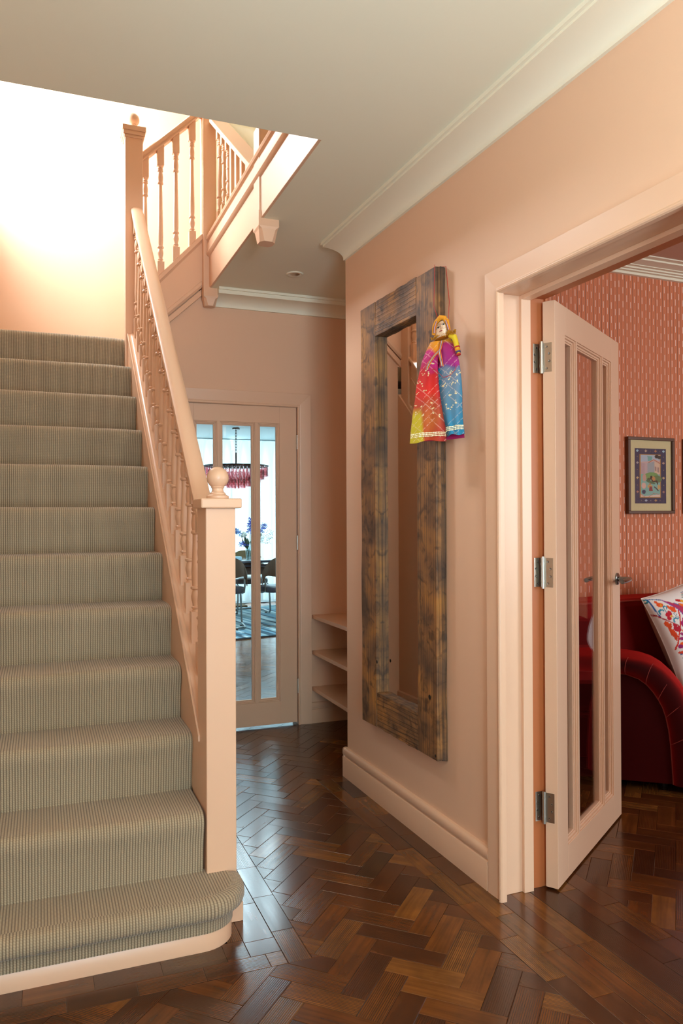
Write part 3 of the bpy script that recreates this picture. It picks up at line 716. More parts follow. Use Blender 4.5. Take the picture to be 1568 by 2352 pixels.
# first step with rounded end
def path1(off=0.0):
    P = [(XL, 2.312-off)] + [(x, 2.312-off) for x in (-.2, 0, .2, .34)]
    P += [(.455+(.105+off)*math.sin(math.radians(a)), 2.417-(.105+off)*math.cos(math.radians(a))) for a in range(0, 91, 9)]
    return P + [(.56+off, 2.452)]
m_ = MB(); m_.sweep([(0, 0), (0, .050), (-.004, .056), (-.012, .056)], path1()); 
m_.build('first_riser_board', m_wood, st, smooth=True)
tp = 2.417
m_ = MB(); pf = [(.003, .054), (.004, .080), (.006, .098), (.014, .103), (.028, .104), (.036, .110), (.040, .122), (.040, .136), (.036, .150), (.028, .158), (.014, .163), (0, .1635)]
m_.sweep(pf, path1())
P = path1(); n0 = len(m_.v); 
inner = [(x, min(y+.0, 2.47)) for x, y in P]
# flat top patch
top = [(p[0], p[1], .1635) for p in P] + [(.56, 2.474, .1635), (.495, 2.474, .1635), (.495, 2.50, .1635), (XL, 2.50, .1635)]
m_.add(top, [tuple(range(len(top)))], [[(p[0], p[1]) for p in top]])
m_.build('carpeted_bottom_step', m_carpet, st, smooth=True)['label'] = 'rounded carpeted bullnose step'
# string, cap, lower moulding on the open side
BC = .905
def zcap(y): return .716 + BC*(y-2.705)
def sheared(poly, y0, y1, z0, slope, drift=-.0126):
    m_ = MB(); m_.prism([(p, q+z0) for p, q in poly], 'y', y0, y1, slope); m_.xf(lambda p: Vector((p.x+drift*(p.y-2.6), p.y, p.z))); return m_
YN1, YNA = 2.555, 4.52
sheared([(.4892, -.33), (.4892, -.018), (.556, -.018), (.556, -.33)], YN1, 4.632, zcap(YN1), BC).build('string_board', m_wood, st, bev=.001)
sheared([(.4845, -.020), (.484, -.004), (.487, .001), (.491, .000), (.4935, -.0035), (.500, -.0045), (.506, -.002), (.509, .002), (.566, .002), (.570, -.004), (.570, -.020)], YN1, YNA, zcap(YN1), BC).build('string_cap', m_wood, st, smooth=True)
sheared([(.556, -.36), (.556, -.305), (.574, -.310), (.574, -.355)], YN1+.3, YNA, zcap(YN1+.3), BC).build('string_moulding', m_wood, st, bev=.003)
sheared([(.556, -.135), (.556, -.128), (.560, -.1315)], YN1, YNA, zcap(YN1), BC).build('string_bead', m_wood, st)
# handrail
HB = .957
def zhr(y): return 1.225 + HB*(y-2.6)
rp = [(-.0345, 0), (-.0335, .008), (-.027, .016), (-.018, .0205), (-.008, .0225), (0, .023)]
rp = rp + [(-a, b_) for a, b_ in rp[-2::-1]]
rp += [(.0345, -.008), (.030, -.014), (.0245, -.020), (.0245, -.027), (.029, -.032), (.030, -.040), (.027, -.046), (-.027, -.046), (-.030, -.040), (-.029, -.032), (-.0245, -.027), (-.0245, -.020), (-.030, -.014), (-.0345, -.008)]
rp = [(a*.96, b_*.86) for a, b_ in rp]
sheared([(.540+a, b_) for a, b_ in rp], YN1+.02, YNA-.005, zhr(YN1+.02), HB).build('handrail', m_wood, st, smooth=True)
# turned balusters
def baluster_mb(zb, zt, sb=.0, stp=.0, hb=.10, ht=.10, q=.0195, slope_ax='y'):
    """square blocks follow the slope at bottom (sb) and top (stp); turned middle"""
    m_ = MB(); 
    def blk(z0, z1, s0, s1):
        v = []
        for (dx, dy) in ((-q, -q), (q, -q), (q, q), (-q, q)):
            t = dy if slope_ax == 'y' else dx
            v.append((dx, dy, z0+s0*t))
        v += [(dx, dy, z1+s1*(dy if slope_ax == 'y' else dx)) for (dx, dy) in ((-q, -q), (q, -q), (q, q), (-q, q))]
        m_.add(v, [(3, 2, 1, 0), (4, 5, 6, 7), (0, 1, 5, 4), (1, 2, 6, 5), (2, 3, 7, 6), (3, 0, 4, 7)])
    blk(zb, zb+hb, sb, 0); blk(zt-ht, zt, 0, stp)
    a, b_ = zb+hb, zt-ht; L = b_-a
    pr = [(.017, 0), (.012, .006), (.0125, .010), (.016, .013), (.016, .017), (.012, .020), (.0125, .030), (.0165, .045), (.0175, .055), (.0145, .070), (.012, .077), (.0125, .079), (.0185, .083), (.0195, .087), (.0185, .091), (.013, .094)]
    prof = [(r, a+z) for r, z in pr]
    prof += [(.0150, a+.115), (.0160, a+.15), (.0135, a+L*.5), (.0112, b_-.135), (.0105, b_-.112), (.0165, b_-.108), (.0175, b_-.104), (.0165, b_-.099), (.0135, b_-.096), (.0155, b_-.083), (.0165, b_-.067), (.0145, b_-.050), (.012, b_-.038), (.0165, b_-.033), (.0165, b_-.028), (.012, b_-.024), (.0155, b_-.020), (.0155, b_-.016), (.012, b_-.012), (.017, b_)]
    m_.lathe(prof, (0, 0, 0), 14); return m_
bys = [2.640+.1085*i for i in range(18)]
for yb_ in bys:
    if yb_ > YNA-.03: break
    m_ = baluster_mb(zcap(yb_)-.004, zhr(yb_)-.036, BC, HB, hb=.105, ht=.085); x_ = .538-.0126*(yb_-2.6)
    m_.xf(lambda p: Vector((p.x+x_, p.y+yb_, p.z))).build('baluster', m_wood, st, smooth=True)
# newel posts
def ball(m_, c, z, r=.036, pal=None):
    prof = [(.036, 0), (.037, .004), (.036, .009), (.030, .012), (.026, .015), (.025, .019), (.021, .022), (.0185, .027), (.0185, .033), (.022, .037)]
    R = r; cz = .037 + R*.88
    prof += [(R*math.cos(math.radians(a)), cz + R*math.sin(math.radians(a))) for a in range(-54, 90, 9)] + [(.0005, cz+R)]
    m_.lathe([(a, b_+z) for a, b_ in prof], (c[0], c[1], 0), 28)
nb = MB(); nb.prism([(.4935, 2.462), (.5905, 2.462), (.5905, 2.58), (.4885, 2.58)], 'z', .02, 1.332); nwl = nb.build('newel_post', m_wood, st, bev=.003); nwl['label'] = 'square bottom newel post'
nb = MB(); nb.box(.4755, 2.444, 1.330, .6085, 2.598, 1.362); nb.build('newel_cap', m_wood, nwl, bev=.005)
nb = MB(); ball(nb, (.5425, 2.509), 1.362); nb.build('ball_finial', m_wood, nwl, smooth=True)
nb = MB(); nb.prism([(.478, 0), (.608, 0), (.608, .060), (.598, .078), (.478, .078)], 'y', 2.447, 2.575); nb.build('newel_plinth', m_wood, nwl, bev=.002)
ax_, ay_ = .4515, 4.508
nb = MB(); nb.box(ax_, ay_, 1.96, ax_+.098, ay_+.095, 3.478); nwa = nb.build('newel_post', m_wood, st, bev=.002); nwa['label'] = 'tall newel post at the turn of the stairs'
nb = MB(); nb.box(ax_-.012, ay_-.012, 3.478, ax_+.110, ay_+.107, 3.500); nb.box(ax_-.006, ay_-.006, 3.462, ax_+.104, ay_+.101, 3.478); nb.box(ax_-.017, ay_-.017, 3.500, ax_+.115, ay_+.112, 3.528); nb.build('newel_cap', m_wood, nwa, bev=.003)
nb = MB(); ball(nb, (ax_+.049, ay_+.047), 3.520); nb.build('ball_finial', m_wood, nwa, smooth=True)
# landing and short upper flight (rises to the right)
m_ = MB(); m_.box(XL, yn(NR)+.2, zn(NR)-.1, .56, YLB, zn(NR)); m_.build('landing_carpet', m_carpet, st, uv='x')
for i, (x0, x1) in enumerate(((.56, .70), (.70, .84), (.84, 1.0))):
    MB().box(x0, 4.66, zn(NR)-.1+.20*i, x1+.01, YLB, zn(NR)+.20*(i+1)).build('carpeted_step', m_carpet, st, uv='x')
def slant(poly, x0, x1, z0, slope):
    m_ = MB(); m_.prism([(p, q+z0) for p, q in poly], 'x', x0, x1, slope); return m_
SX = 1.09
def zsx(x): return 3.003 + SX*(x-.909)
m_ = MB(); m_.add([(x, y, z) for y in (4.600, 4.655) for x, z in ((.545, 2.345), (.910, 2.685), (.910, zsx(.91)-.02), (.545, zsx(.545)-.02))], [(0, 1, 2, 3), (7, 6, 5, 4), (0, 4, 5, 1), (1, 5, 6, 2), (2, 6, 7, 3), (3, 7, 4, 0)])
m_.build('upper_string_board', m_wood, st)
slant([(4.585, -.034), (4.585, -.004), (4.59, 0), (4.665, 0), (4.665, -.034), (4.600, -.052), (4.594, -.042)], .545, .908, zsx(.545), SX).build('upper_string_cap', m_wood, st, smooth=True)
slant([(4.592, -.012), (4.592, .012), (4.602, .014), (4.602, -.03)], .545, .902, 2.700-.93*(.898-.545), .93).build('upper_string_moulding', m_wood, st, bev=.002)
slant([(4.606, -.075), (4.606, -.034), (4.633, -.034), (4.633, -.075)], .545, .902, 2.700-.93*(.898-.545), .93).build('upper_string_moulding', m_wood, st, bev=.003)
HX = .96
slant([(4.61+a, b_) for a, b_ in rp], .548, .905, 3.405, HX).build('upper_handrail', m_wood, st, smooth=True)
for xb in (.574, .662, .752, .848):
    z0 = zsx(xb)-.004; z1 = 3.405+HX*(xb-.548)-.036
    m_ = baluster_mb(z0, z1, SX, HX, hb=.075, ht=.105, slope_ax='x'); m_.xf(lambda p: Vector((p.x+xb, p.y+4.612, p.z))).build('baluster', m_wood, st, smooth=True)
# second newel with pendant end
nb = MB(); nb.box(.905, 4.560, 2.640, .985, 4.655, 4.2); nwb = nb.build('newel_post', m_wood, st, bev=.002); nwb['label'] = 'newel post ending in a carved drop below the ceiling'
def drop(m_, x0, x1, y0, y1, zt, zm, zb):
    c_ = .012
    R1 = [(x0, y0), (x1, y0), (x1, y1), (x0, y1)]
    def ring(i, z, ch): 
        X0, X1, Y0, Y1 = x0+i, x1-i, y0+i, y1-i
        return [(X0+ch, Y0, z), (X1-ch, Y0, z), (X1, Y0+ch, z), (X1, Y1-ch, z), (X1-ch, Y1, z), (X0+ch, Y1, z), (X0, Y1-ch, z), (X0, Y0+ch, z)]
    L = [ring(0, zt, .0005), ring(0, zm, .0005), ring(.004, zm-.012, .012), ring(.012, zb, .018)]
    v = [p for r in L for p in r]; fs = [tuple(range(8)), tuple(range(24, 32))[::-1]]
    for a in range(3): fs += [(a*8+i, (a+1)*8+i, (a+1)*8+(i+1) % 8, a*8+(i+1) % 8) for i in range(8)]
    m_.add(v, [f[::-1] for f in fs])
nb = MB(); drop(nb, .903, .990, 4.545, 4.629, 2.67, 2.615, 2.562); nb.build('newel_drop', m_wood, nwb)

# gallery balustrade over the stairwell
ga = thing('landing_balustrade', (.97, 4.0, 2.66), 'white-lit landing edge board with turned balusters beside the stairwell opening', 'balustrade', kind=None)
GY0, GY1 = YOP, 4.56
m_ = MB(); m_.box(XOP-.012, GY0, ZC+.001, 1.02, GY1+.04, 2.97)
m_.build('edge_board', m_wood, ga, bev=.002)
m_ = MB(); m_.prism([(.941, 2.850), (.930, 2.856), (.922, 2.868), (.926, 2.885), (.926, 2.925), (.932, 2.930), (.934, 2.945), (.922, 2.950), (.917, 2.960), (.922, 2.972), (.935, 2.976), (1.03, 2.976), (1.03, 2.850)], 'y', GY0, GY1)
m_.build('base_rail', m_wood, ga, smooth=True)
for yb_ in (4.465, 4.35, 4.235, 4.12, 4.005, 3.89, 3.775, 3.66):
    zt_ = 2.880+.725*(yb_-3.49)
    if zt_-2.97 > .44: m_ = baluster_mb(2.97, zt_, 0, .725, hb=.12, ht=.07)
    else: m_ = MB(); q = .0195; m_.prism([(-q, 2.97), (q, 2.97), (q, zt_+.725*q), (-q, zt_-.725*q)], 'x', -q, q)
    m_.xf(lambda p: Vector((p.x+.985, p.y+yb_, p.z))).build('baluster', m_wood, ga, smooth=True)
nb = MB(); nb.box(.931, 3.404, 2.66, 1.020, 3.500, 3.10); nwc = nb.build('newel_post', m_wood, ga, bev=.002); nwc['label'] = 'newel post with octagonal drop below the ceiling'
nb = MB(); drop(nb, .928, 1.024, 3.400, 3.500, 2.70, 2.632, 2.566); nb.build('newel_drop', m_wood, nwc)
# loft stair above: plank string and soffit seen from below
lo = thing('loft_stair', (.99, 4.0, 2.9), 'sloping underside of the upper stair seen through the stairwell opening', 'staircase')
m_ = MB(); m_.add([(x, y, z) for x in (.941, 1.045) for y, z in ((3.49, 2.882), (3.49, 2.912), (5.60, 4.442), (5.60, 4.412))], [(0, 1, 2, 3), (7, 6, 5, 4), (0, 4, 5, 1), (1, 5, 6, 2), (2, 6, 7, 3), (3, 7, 4, 0)])
m_.build('string_board', m_wood, lo, bev=.003)
m_ = MB(); m_.add([(x, y, z) for x in (1.050, 2.0) for y, z in ((3.49, 2.875), (3.49, 2.895), (5.60, 4.42), (5.60, 4.40))], [(0, 1, 2, 3), (7, 6, 5, 4), (0, 4, 5, 1), (1, 5, 6, 2), (2, 6, 7, 3), (3, 7, 4, 0)])
m_.build('soffit', m_ceil, lo)
# downlight
dl = MB(); dl.lathe([(.030, -.004), (.034, -.006), (.044, -.0055), (.048, -.002), (.048, .001)], (1.332, 4.12, ZC), 32)
t = dl.build('recessed_spotlight', m_corn, None, smooth=True); tag(t, 'small round white recessed spotlight in the ceiling by the back wall', 'ceiling light')
dl = MB(); dl.lathe([(.002, -.012), (.016, -.010), (.026, -.0045), (.030, -.0035)], (1.332, 4.12, ZC), 24); dl.build('spotlight_lens', m_steel, t, smooth=True)

# ================================================================== SHELVES in the nook
sh = thing('shelf_unit', (1.8, 4.1, 0), 'three open peach painted shelves built into the nook', 'shelves')
for z in (.671, .446, .2175):
    MB().box(1.600, YW+.03, z-.0115, 1.988, YB-.001, z+.0115).build('shelf', m_wood, sh, bev=.0012)

# ================================================================== MIRROR
mi = thing('wall_mirror', (1.49, 2.935, .365), 'tall mirror in a thick weathered reclaimed timber frame on the peach wall', 'mirror', frame='W')
def board(y0, y1, z0, z1, x0, x1, ax, name='frame_board', mt=m_rustic, seed=0, lab=None):
    """rough board with slightly uneven edges, grid mesh"""
    rn = random.Random(seed); m_ = MB(); n = 14
    a0, a1 = (z0, z1) if ax == 'z' else (y0, y1); b0_, b1_ = (y0, y1) if ax == 'z' else (z0, z1)
    v = []
    for i in range(n+1):
        t = a0+(a1-a0)*i/n; e = [rn.uniform(-.0016, .0016) for _ in range(4)]
        for (bx, xx, q) in ((b0_, x0, 0), (b1_, x0, 1), (b1_, x1, 2), (b0_, x1, 3)):
            bb = bx + e[q]*(1 if q in (0, 3) else -1); X = xx + (e[q]*.6 if q < 2 else 0); tt = t + (rn.uniform(-.003, .003) if i in (0, n) else 0)
            v.append((X, bb, tt) if ax == 'z' else (X, tt, bb))
    fs = [(0, 1, 2, 3), (4*n+3, 4*n+2, 4*n+1, 4*n)]
    for i in range(n):
        for q in range(4): fs.append((4*i+q, 4*(i+1)+q, 4*(i+1)+(q+1) % 4, 4*i+(q+1) % 4))
    if ax == 'z': fs = [f[::-1] for f in fs]
    m_.add(v, fs)
    o = m_.build(name, mt, mi, uv=ax, bev=.0022)
    if lab: o['label'] = lab
    return o
X0, X1 = 1.4655, 1.5115
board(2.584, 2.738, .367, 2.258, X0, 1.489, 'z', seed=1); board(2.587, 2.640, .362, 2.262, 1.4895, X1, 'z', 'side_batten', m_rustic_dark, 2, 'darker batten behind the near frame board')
board(3.128, 3.284, .362, 2.264, X0, X1, 'z', seed=3)
board(2.742, 3.126, 2.108, 2.262, X0+.001, X1, 'y', seed=4); board(2.742, 3.126, .364, .517, X0+.001, X1, 'y', seed=5)
MB().box(1.497, 2.66, .44, 1.500, 3.20, 2.18).build('mirror_glass', m_mirror, mi)
m_knot = paint('dark_wood_knot', '17120F', .6)
for (y, z, r, ax_q) in ((2.640, .60, .010, 0), (2.596, .385, .006, 0), (3.118, .655, .008, 0)):
    MB().lathe([(r, -.0025), (r*.8, -.0035), (r*.3, -.0025)], (X0+.001, y, z), 12, Vector((1, 0, 0))).build('knot', m_knot, mi, smooth=True)

# ================================================================== painted surfaces (flat print, embroidery)
def rgb(h): return lin(h)[:3]
def painter(shapes, base):
    """shapes drawn in order in a flat drawing space: ('e',cx,cy,rx,ry,deg,hex) ('l',pts,width,hex) ('p',pts,hex) ('r',cx,cy,r,w,hex,a0,a1)"""
    pre = []
    for s_ in shapes:
        k = s_[0]
        if k == 'e':
            _, cx, cy, rx, ry, dg, h = s_; a = math.radians(dg); R = max(rx, ry); pre.append((cx-R, cy-R, cx+R, cy+R, k, (cx, cy, rx, ry, math.cos(a), math.sin(a)), rgb(h)))
        elif k == 'l':
            _, pts, wd, h = s_; xs = [p[0] for p in pts]; ys = [p[1] for p in pts]; pre.append((min(xs)-wd, min(ys)-wd, max(xs)+wd, max(ys)+wd, k, (pts, wd/2), rgb(h)))
        elif k == 'p':
            _, pts, h = s_; xs = [p[0] for p in pts]; ys = [p[1] for p in pts]; pre.append((min(xs), min(ys), max(xs), max(ys), k, pts, rgb(h)))
        elif k == 'r':
            _, cx, cy, r, wd, h, a0, a1 = s_; pre.append((cx-r-wd, cy-r-wd, cx+r+wd, cy+r+wd, k, (cx, cy, r, wd/2, a0, a1), rgb(h)))
    def f(x, y):
        c = base(x, y) if callable(base) else base
        for (x0, y0, x1, y1, k, d, col) in pre:
            if x < x0 or x > x1 or y < y0 or y > y1: continue
            if k == 'e':
                cx, cy, rx, ry, ca, sa = d; u = ((x-cx)*ca+(y-cy)*sa)/rx; v = (-(x-cx)*sa+(y-cy)*ca)/ry
                if u*u+v*v <= 1: c = col
            elif k == 'l':
                pts, hw = d
                for i in range(len(pts)-1):
                    ax, ay = pts[i]; bx, by = pts[i+1]; dx, dy = bx-ax, by-ay; L = dx*dx+dy*dy; t = max(0, min(1, ((x-ax)*dx+(y-ay)*dy)/L)) if L else 0
                    if (x-ax-dx*t)**2+(y-ay-dy*t)**2 < hw*hw: c = col; break
            elif k == 'p':
                ins = False; j = len(d)-1
                for i in range(len(d)):
                    if (d[i][1] > y) != (d[j][1] > y) and x < (d[j][0]-d[i][0])*(y-d[i][1])/(d[j][1]-d[i][1])+d[i][0]: ins = not ins
                    j = i
                if ins: c = col
            else:
                cx, cy, r, hw, a0, a1 = d; q = math.hypot(x-cx, y-cy)
                if abs(q-r) < hw:
                    a = math.degrees(math.atan2(y-cy, x-cx)) % 360
                    if (a0 <= a <= a1) if a0 <= a1 else (a >= a0 or a <= a1): c = col
        return c
    return f
def paint_grid(name, m, parent, surf, colf, nu, nv, smooth='all', flip=False, solid=0, frame='S'):
    v = []; cols = []; fs = []
    for j in range(nv+1):
        for i in range(nu+1):
            s_, t_ = i/nu, j/nv; v.append(surf(s_, t_)); cols.append(colf(s_, t_))
    for j in range(nv):
        for i in range(nu):
            f = (j*(nu+1)+i, j*(nu+1)+i+1, (j+1)*(nu+1)+i+1, (j+1)*(nu+1)+i); fs.append(f[::-1] if flip else f)
    mb = MB(); mb.add(v, fs); ob = mb.build(name, m, parent, frame=frame, smooth=smooth)
    A = ob.data.attributes.new('col', 'FLOAT_COLOR', 'POINT')
    A.data.foreach_set('color', [q for c_ in cols for q in (c_[0], c_[1], c_[2], 1)])
    if solid:
        sm = ob.modifiers.new('thick', 'SOLIDIFY'); sm.thickness = solid; sm.offset = 0
    return ob

# ================================================================== RED ROOM
sf = thing('sofa', (3.2, 2.95, 0), 'deep red velvet sofa with a curved rolled arm', 'sofa', frame='W')
p0 = Vector((2.45, 3.05, 0)); ea = Vector((.37, -.31, 0)).normalized(); en = Vector((-ea.y, ea.x, 0))   # en points away from the hall
def SA(a, d, z): return p0 + ea*a + en*d + Vector((0, 0, z))
outer = [(-.17, .622), (-.10, .628), (.05, .632), (.20, .632), (.28, .628), (.34, .620), (.39, .604), (.43, .580), (.47, .542), (.505, .497), (.535, .440), (.555, .375), (.568, .29), (.575, .18), (.577, .045)]
inner = [(-.17, .546), (-.10, .55), (.05, .554), (.20, .554), (.27, .548), (.325, .530), (.36, .505), (.39, .470), (.412, .435), (.430, .400), (.444, .355), (.455, .30), (.463, .23), (.469, .14), (.474, .045)]
m_ = MB(); secs = []
for (oa, oz), (ia, iz) in zip(outer, inner):
    sec = []
    for t in range(0, 181, 20):
        c_ = .5-.5*math.cos(math.radians(t)); d_ = -.030*math.sin(math.radians(t))-.004
        sec.append(SA(ia+(oa-ia)*c_, d_, iz+(oz-iz)*c_))
    nx_, nz_ = oa-ia, oz-iz; L = math.hypot(nx_, nz_); nx_, nz_ = nx_/L, nz_/L
    for d_, e in ((.03, .012), (.10, .016), (.17, .010), (.205, -.01)): sec.append(SA(oa+nx_*e, d_, oz+nz_*e))
    sec.append(SA(ia, .205, iz)); secs.append(sec)
k_ = len(secs[0]); v = [p for q in secs for p in q]
m_.add(v, [(i*k_+j, i*k_+(j+1) % k_, (i+1)*k_+(j+1) % k_, (i+1)*k_+j) for i in range(len(secs)-1) for j in range(k_)] + [tuple(range(k_)), tuple((len(secs)-1)*k_+j for j in range(k_))[::-1]])
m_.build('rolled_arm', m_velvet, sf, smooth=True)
m_ = MB(); poly = inner + [(-.17, .045)]; n_ = len(poly); v = [SA(a, 0, z) for a, z in poly] + [SA(a, .19, z) for a, z in poly]
m_.add(v, [tuple(range(n_))[::-1], tuple(range(n_, 2*n_))] + [(i, (i+1) % n_, (i+1) % n_+n_, i+n_) for i in range(n_)]); m_.build('arm_panel', m_velvet, sf)
m_pip = paint('red_piping', '8A2C22', .7)
MB().tube([SA(a, -.006, z) for a, z in inner], .0035, 6).build('piping', m_pip, sf, smooth=True)
for i in (4, 6, 8, 10, 12):
    (oa, oz), (ia, iz) = outer[i], inner[i]
    MB().tube([SA(ia+(oa-ia)*(.5-.5*math.cos(math.radians(t)))-.012*math.sin(math.radians(t)), -.030*math.sin(math.radians(t))-.0045, iz+(oz-iz)*(.5-.5*math.cos(math.radians(t)))) for t in range(0, 181, 20)], .0016, 5).build('seam', m_pip, sf, smooth=True)
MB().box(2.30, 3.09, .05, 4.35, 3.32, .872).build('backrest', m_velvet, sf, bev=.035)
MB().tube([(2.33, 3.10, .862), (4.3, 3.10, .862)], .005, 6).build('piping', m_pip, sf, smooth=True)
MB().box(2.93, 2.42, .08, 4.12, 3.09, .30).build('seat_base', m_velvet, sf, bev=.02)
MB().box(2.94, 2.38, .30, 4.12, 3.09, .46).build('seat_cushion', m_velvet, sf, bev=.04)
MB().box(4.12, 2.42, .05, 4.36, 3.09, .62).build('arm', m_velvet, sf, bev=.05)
for (x, y) in ((2.42, 3.20), (2.86, 2.85), (4.2, 2.5), (4.25, 3.2)):
    MB().lathe([(.02, 0), (.026, .06)], (x, y, 0), 12).build('leg', m_blackm, sf)
# cushion
cc = Vector((3.165, 2.925, .725)); zz_ = Vector((0, 0, 1))
cr_ = Vector((math.cos(math.radians(-4)), math.sin(math.radians(-4)), 0)); cn_ = Vector((cr_.y, -cr_.x, 0)); tilt = math.radians(14)
cn_ = (cn_*math.cos(tilt)+zz_*math.sin(tilt)).normalized(); cu_ = cn_.cross(cr_)*-1
if cu_.z < 0: cu_ = -cu_
ro = math.radians(17); cS = cr_*math.cos(ro)+cu_*math.sin(ro); cT_ = cu_*math.cos(ro)-cr_*math.sin(ro)
cu = thing('cushion', tuple(cc), 'bright embroidered patchwork cushion with beige back leaning on the red sofa', 'cushion', frame='W')
HS = .250
def pil(s_, t_, side):
    x, y = 2*s_-1, 2*t_-1
    pinch = 1-.07*(1-(abs(x)**2)) if 0 else 1
    X = x*(1-.075*(1-y*y)*abs(x)**3); Y = y*(1-.075*(1-x*x)*abs(y)**3)
    th = .098*((1-abs(x)**2.6)*(1-abs(y)**2.6))**.42
    return cc + cS*X*HS + cT_*Y*HS + cn_*th*side
def crop_xy(s_, t_): return 525+s_*2240+(1-t_)*615, 465-s_*685+(1-t_)*2060
shp = [('l', [(560, 500), (690, 490), (860, 505)], 24, '1F5FA0'), ('l', [(610, 520), (740, 900)], 28, '1C5AA0'), ('r', 555, 545, 40, 22, '1E8898', 0, 360),
 ('p', [(890, 510), (1100, 590), (1600, 800), (1600, 880), (1300, 910), (1180, 730), (1040, 640)], 'C0305A'), ('l', [(1130, 600), (1600, 800)], 20, '2A60A8'), ('l', [(1300, 915), (1600, 870)], 24, '8A3A9A'),
 ('l', [(880, 510), (1040, 640), (1180, 740), (1300, 920), (1460, 1180), (1568, 1420), (1700, 1700)], 26, '8A3A9A'),
 ('e', 800, 630, 72, 52, 0, 'F0560A'), ('e', 750, 575, 30, 50, -30, 'F0560A'), ('e', 820, 640, 22, 34, 0, 'F0A020'), ('e', 1030, 715, 85, 45, 10, 'F0560A'), ('e', 1060, 770, 70, 40, 20, 'F0560A'), ('e', 965, 690, 30, 50, -40, 'F0560A'),
 ('e', 950, 830, 50, 60, 0, 'C8102E'), ('e', 900, 860, 50, 45, 0, 'C8102E'), ('e', 920, 940, 50, 45, 0, 'C8102E'), ('e', 972, 893, 26, 24, 0, 'F0B820'),
 ('r', 800, 800, 55, 34, '1C94B0', 120, 330), ('r', 890, 700, 36, 26, '1C94B0', 180, 60), ('r', 1060, 990, 52, 32, '1C94B0', 130, 340), ('l', [(850, 680), (890, 800)], 11, '1E7A90'), ('l', [(1010, 780), (1060, 870), (1130, 950)], 11, '1E7A90'), ('l', [(1070, 810), (1150, 950)], 11, '1E7A90'), ('l', [(990, 900), (1130, 950)], 11, '1E7A90'),
 ('l', [(1170, 770), (1170, 900), (1130, 1100), (1060, 1300), (1010, 1480), (950, 1600)], 32, 'D83020'), ('l', [(620, 830), (800, 950), (1120, 1120)], 26, 'B01828'),
 ('e', 850, 1070, 48, 80, -25, 'E8500A'), ('e', 900, 1120, 34, 80, 15, 'D8480A'), ('e', 950, 1270, 60, 115, -35, 'E0480A'), ('e', 1050, 1170, 90, 60, 10, 'C01030'), ('e', 1010, 1120, 40, 70, -20, 'C01030'), ('e', 985, 1340, 34, 80, -5, 'D84010'),
 ('e', 1210, 1085, 46, 85, -25, 'A81868'), ('e', 1250, 1000, 44, 75, -20, 'B81060'), ('e', 1235, 1240, 92, 60, 25, 'F0600A'), ('e', 1370, 1230, 56, 100, -35, 'C01030'), ('e', 1372, 1085, 32, 100, -30, 'F0600A'), ('e', 1130, 1280, 45, 30, 30, 'A02070'),
 ('e', 1110, 1380, 55, 40, 0, 'A02070'), ('e', 1265, 1380, 108, 46, 20, 'C8142E'), ('e', 1445, 1400, 92, 60, 40, '1C50B8'), ('e', 1165, 1490, 112, 46, 5, 'F0600A'), ('e', 1400, 1505, 108, 46, 15, '2058B8'), ('e', 1060, 1545, 60, 42, 0, 'A02070'), ('e', 1230, 1600, 124, 40, -3, 'C0142E'), ('e', 1090, 1670, 100, 32, 0, 'E04820'), ('e', 1550, 1500, 45, 36, 0, 'C01868'), ('e', 1500, 1310, 26, 80, -25, '1C50B8'),
 ('l', [(1040, 1710), (1200, 1690), (1400, 1610), (1600, 1585)], 26, '1C5AA0'), ('e', 1520, 1640, 60, 30, 10, '7AB030'), ('l', [(1170, 1720), (1220, 2000)], 28, '1C5AA0'),
 ('r', 1320, 1770, 82, 54, '1E9088', 150, 20), ('r', 1320, 1925, 84, 54, '2090B0', 150, 20), ('r', 1530, 1770, 84, 54, '1E8880', 160, 30), ('r', 1530, 1925, 84, 54, '2890B8', 160, 30), ('r', 1440, 2110, 110, 60, '1C50B8', 170, 350), ('r', 1100, 1850, 70, 36, '2A9A90', 250, 80),
 ('e', 1400, 980, 34, 60, 0, '1E98A0'), ('e', 1470, 975, 30, 55, 0, '8A40A0'), ('e', 1475, 1090, 62, 34, 35, '1E98A0'), ('e', 1560, 960, 34, 60, 0, '5A9A60'), ('e', 1570, 1070, 60, 30, 30, '8A40A0'), ('p', [(1470, 1190), (1620, 1160), (1620, 1330), (1510, 1300)], 'F0600A'), ('p', [(1510, 1220), (1600, 1200), (1600, 1300), (1540, 1290)], 'E8B020'),
 ('e', 1260, 540, 76, 34, 10, 'C8101E'), ('e', 1350, 560, 50, 32, 10, 'F0B020'), ('e', 1450, 520, 60, 28, 10, 'F08010'), ('e', 1300, 650, 84, 32, 25, 'F07010'), ('e', 1440, 640, 30, 52, 0, '5A9A40'), ('e', 1530, 690, 34, 60, -30, '1E9070'), ('e', 1540, 600, 46, 30, 20, 'C8101E')]
for i in range(5): shp.append(('l', [(1380+i*14, 470-i*32), (1500, 455-i*34), (1640, 520-i*44)], 15, ('1E7A70', '7A1E30', '2A9080', 'A01E30', '1E5A90')[i]))
pf_ = painter(shp, rgb('F1EFEA'))
paint_grid('cushion_front', m_embro, cu, lambda s_, t_: pil(s_, t_, 1), lambda s_, t_: pf_(*crop_xy(s_, t_)), 150, 150)
mb = MB(); n_ = 22
mb.add([pil(i/n_, j/n_, -1.0) for j in range(n_+1) for i in range(n_+1)], [(j*(n_+1)+i, (j+1)*(n_+1)+i, (j+1)*(n_+1)+i+1, j*(n_+1)+i+1) for j in range(n_) for i in range(n_)])
mb.build('cushion_back', paint('beige_satin', 'C4A88E', .35), cu, smooth='all')['label'] = 'plain beige satin back'
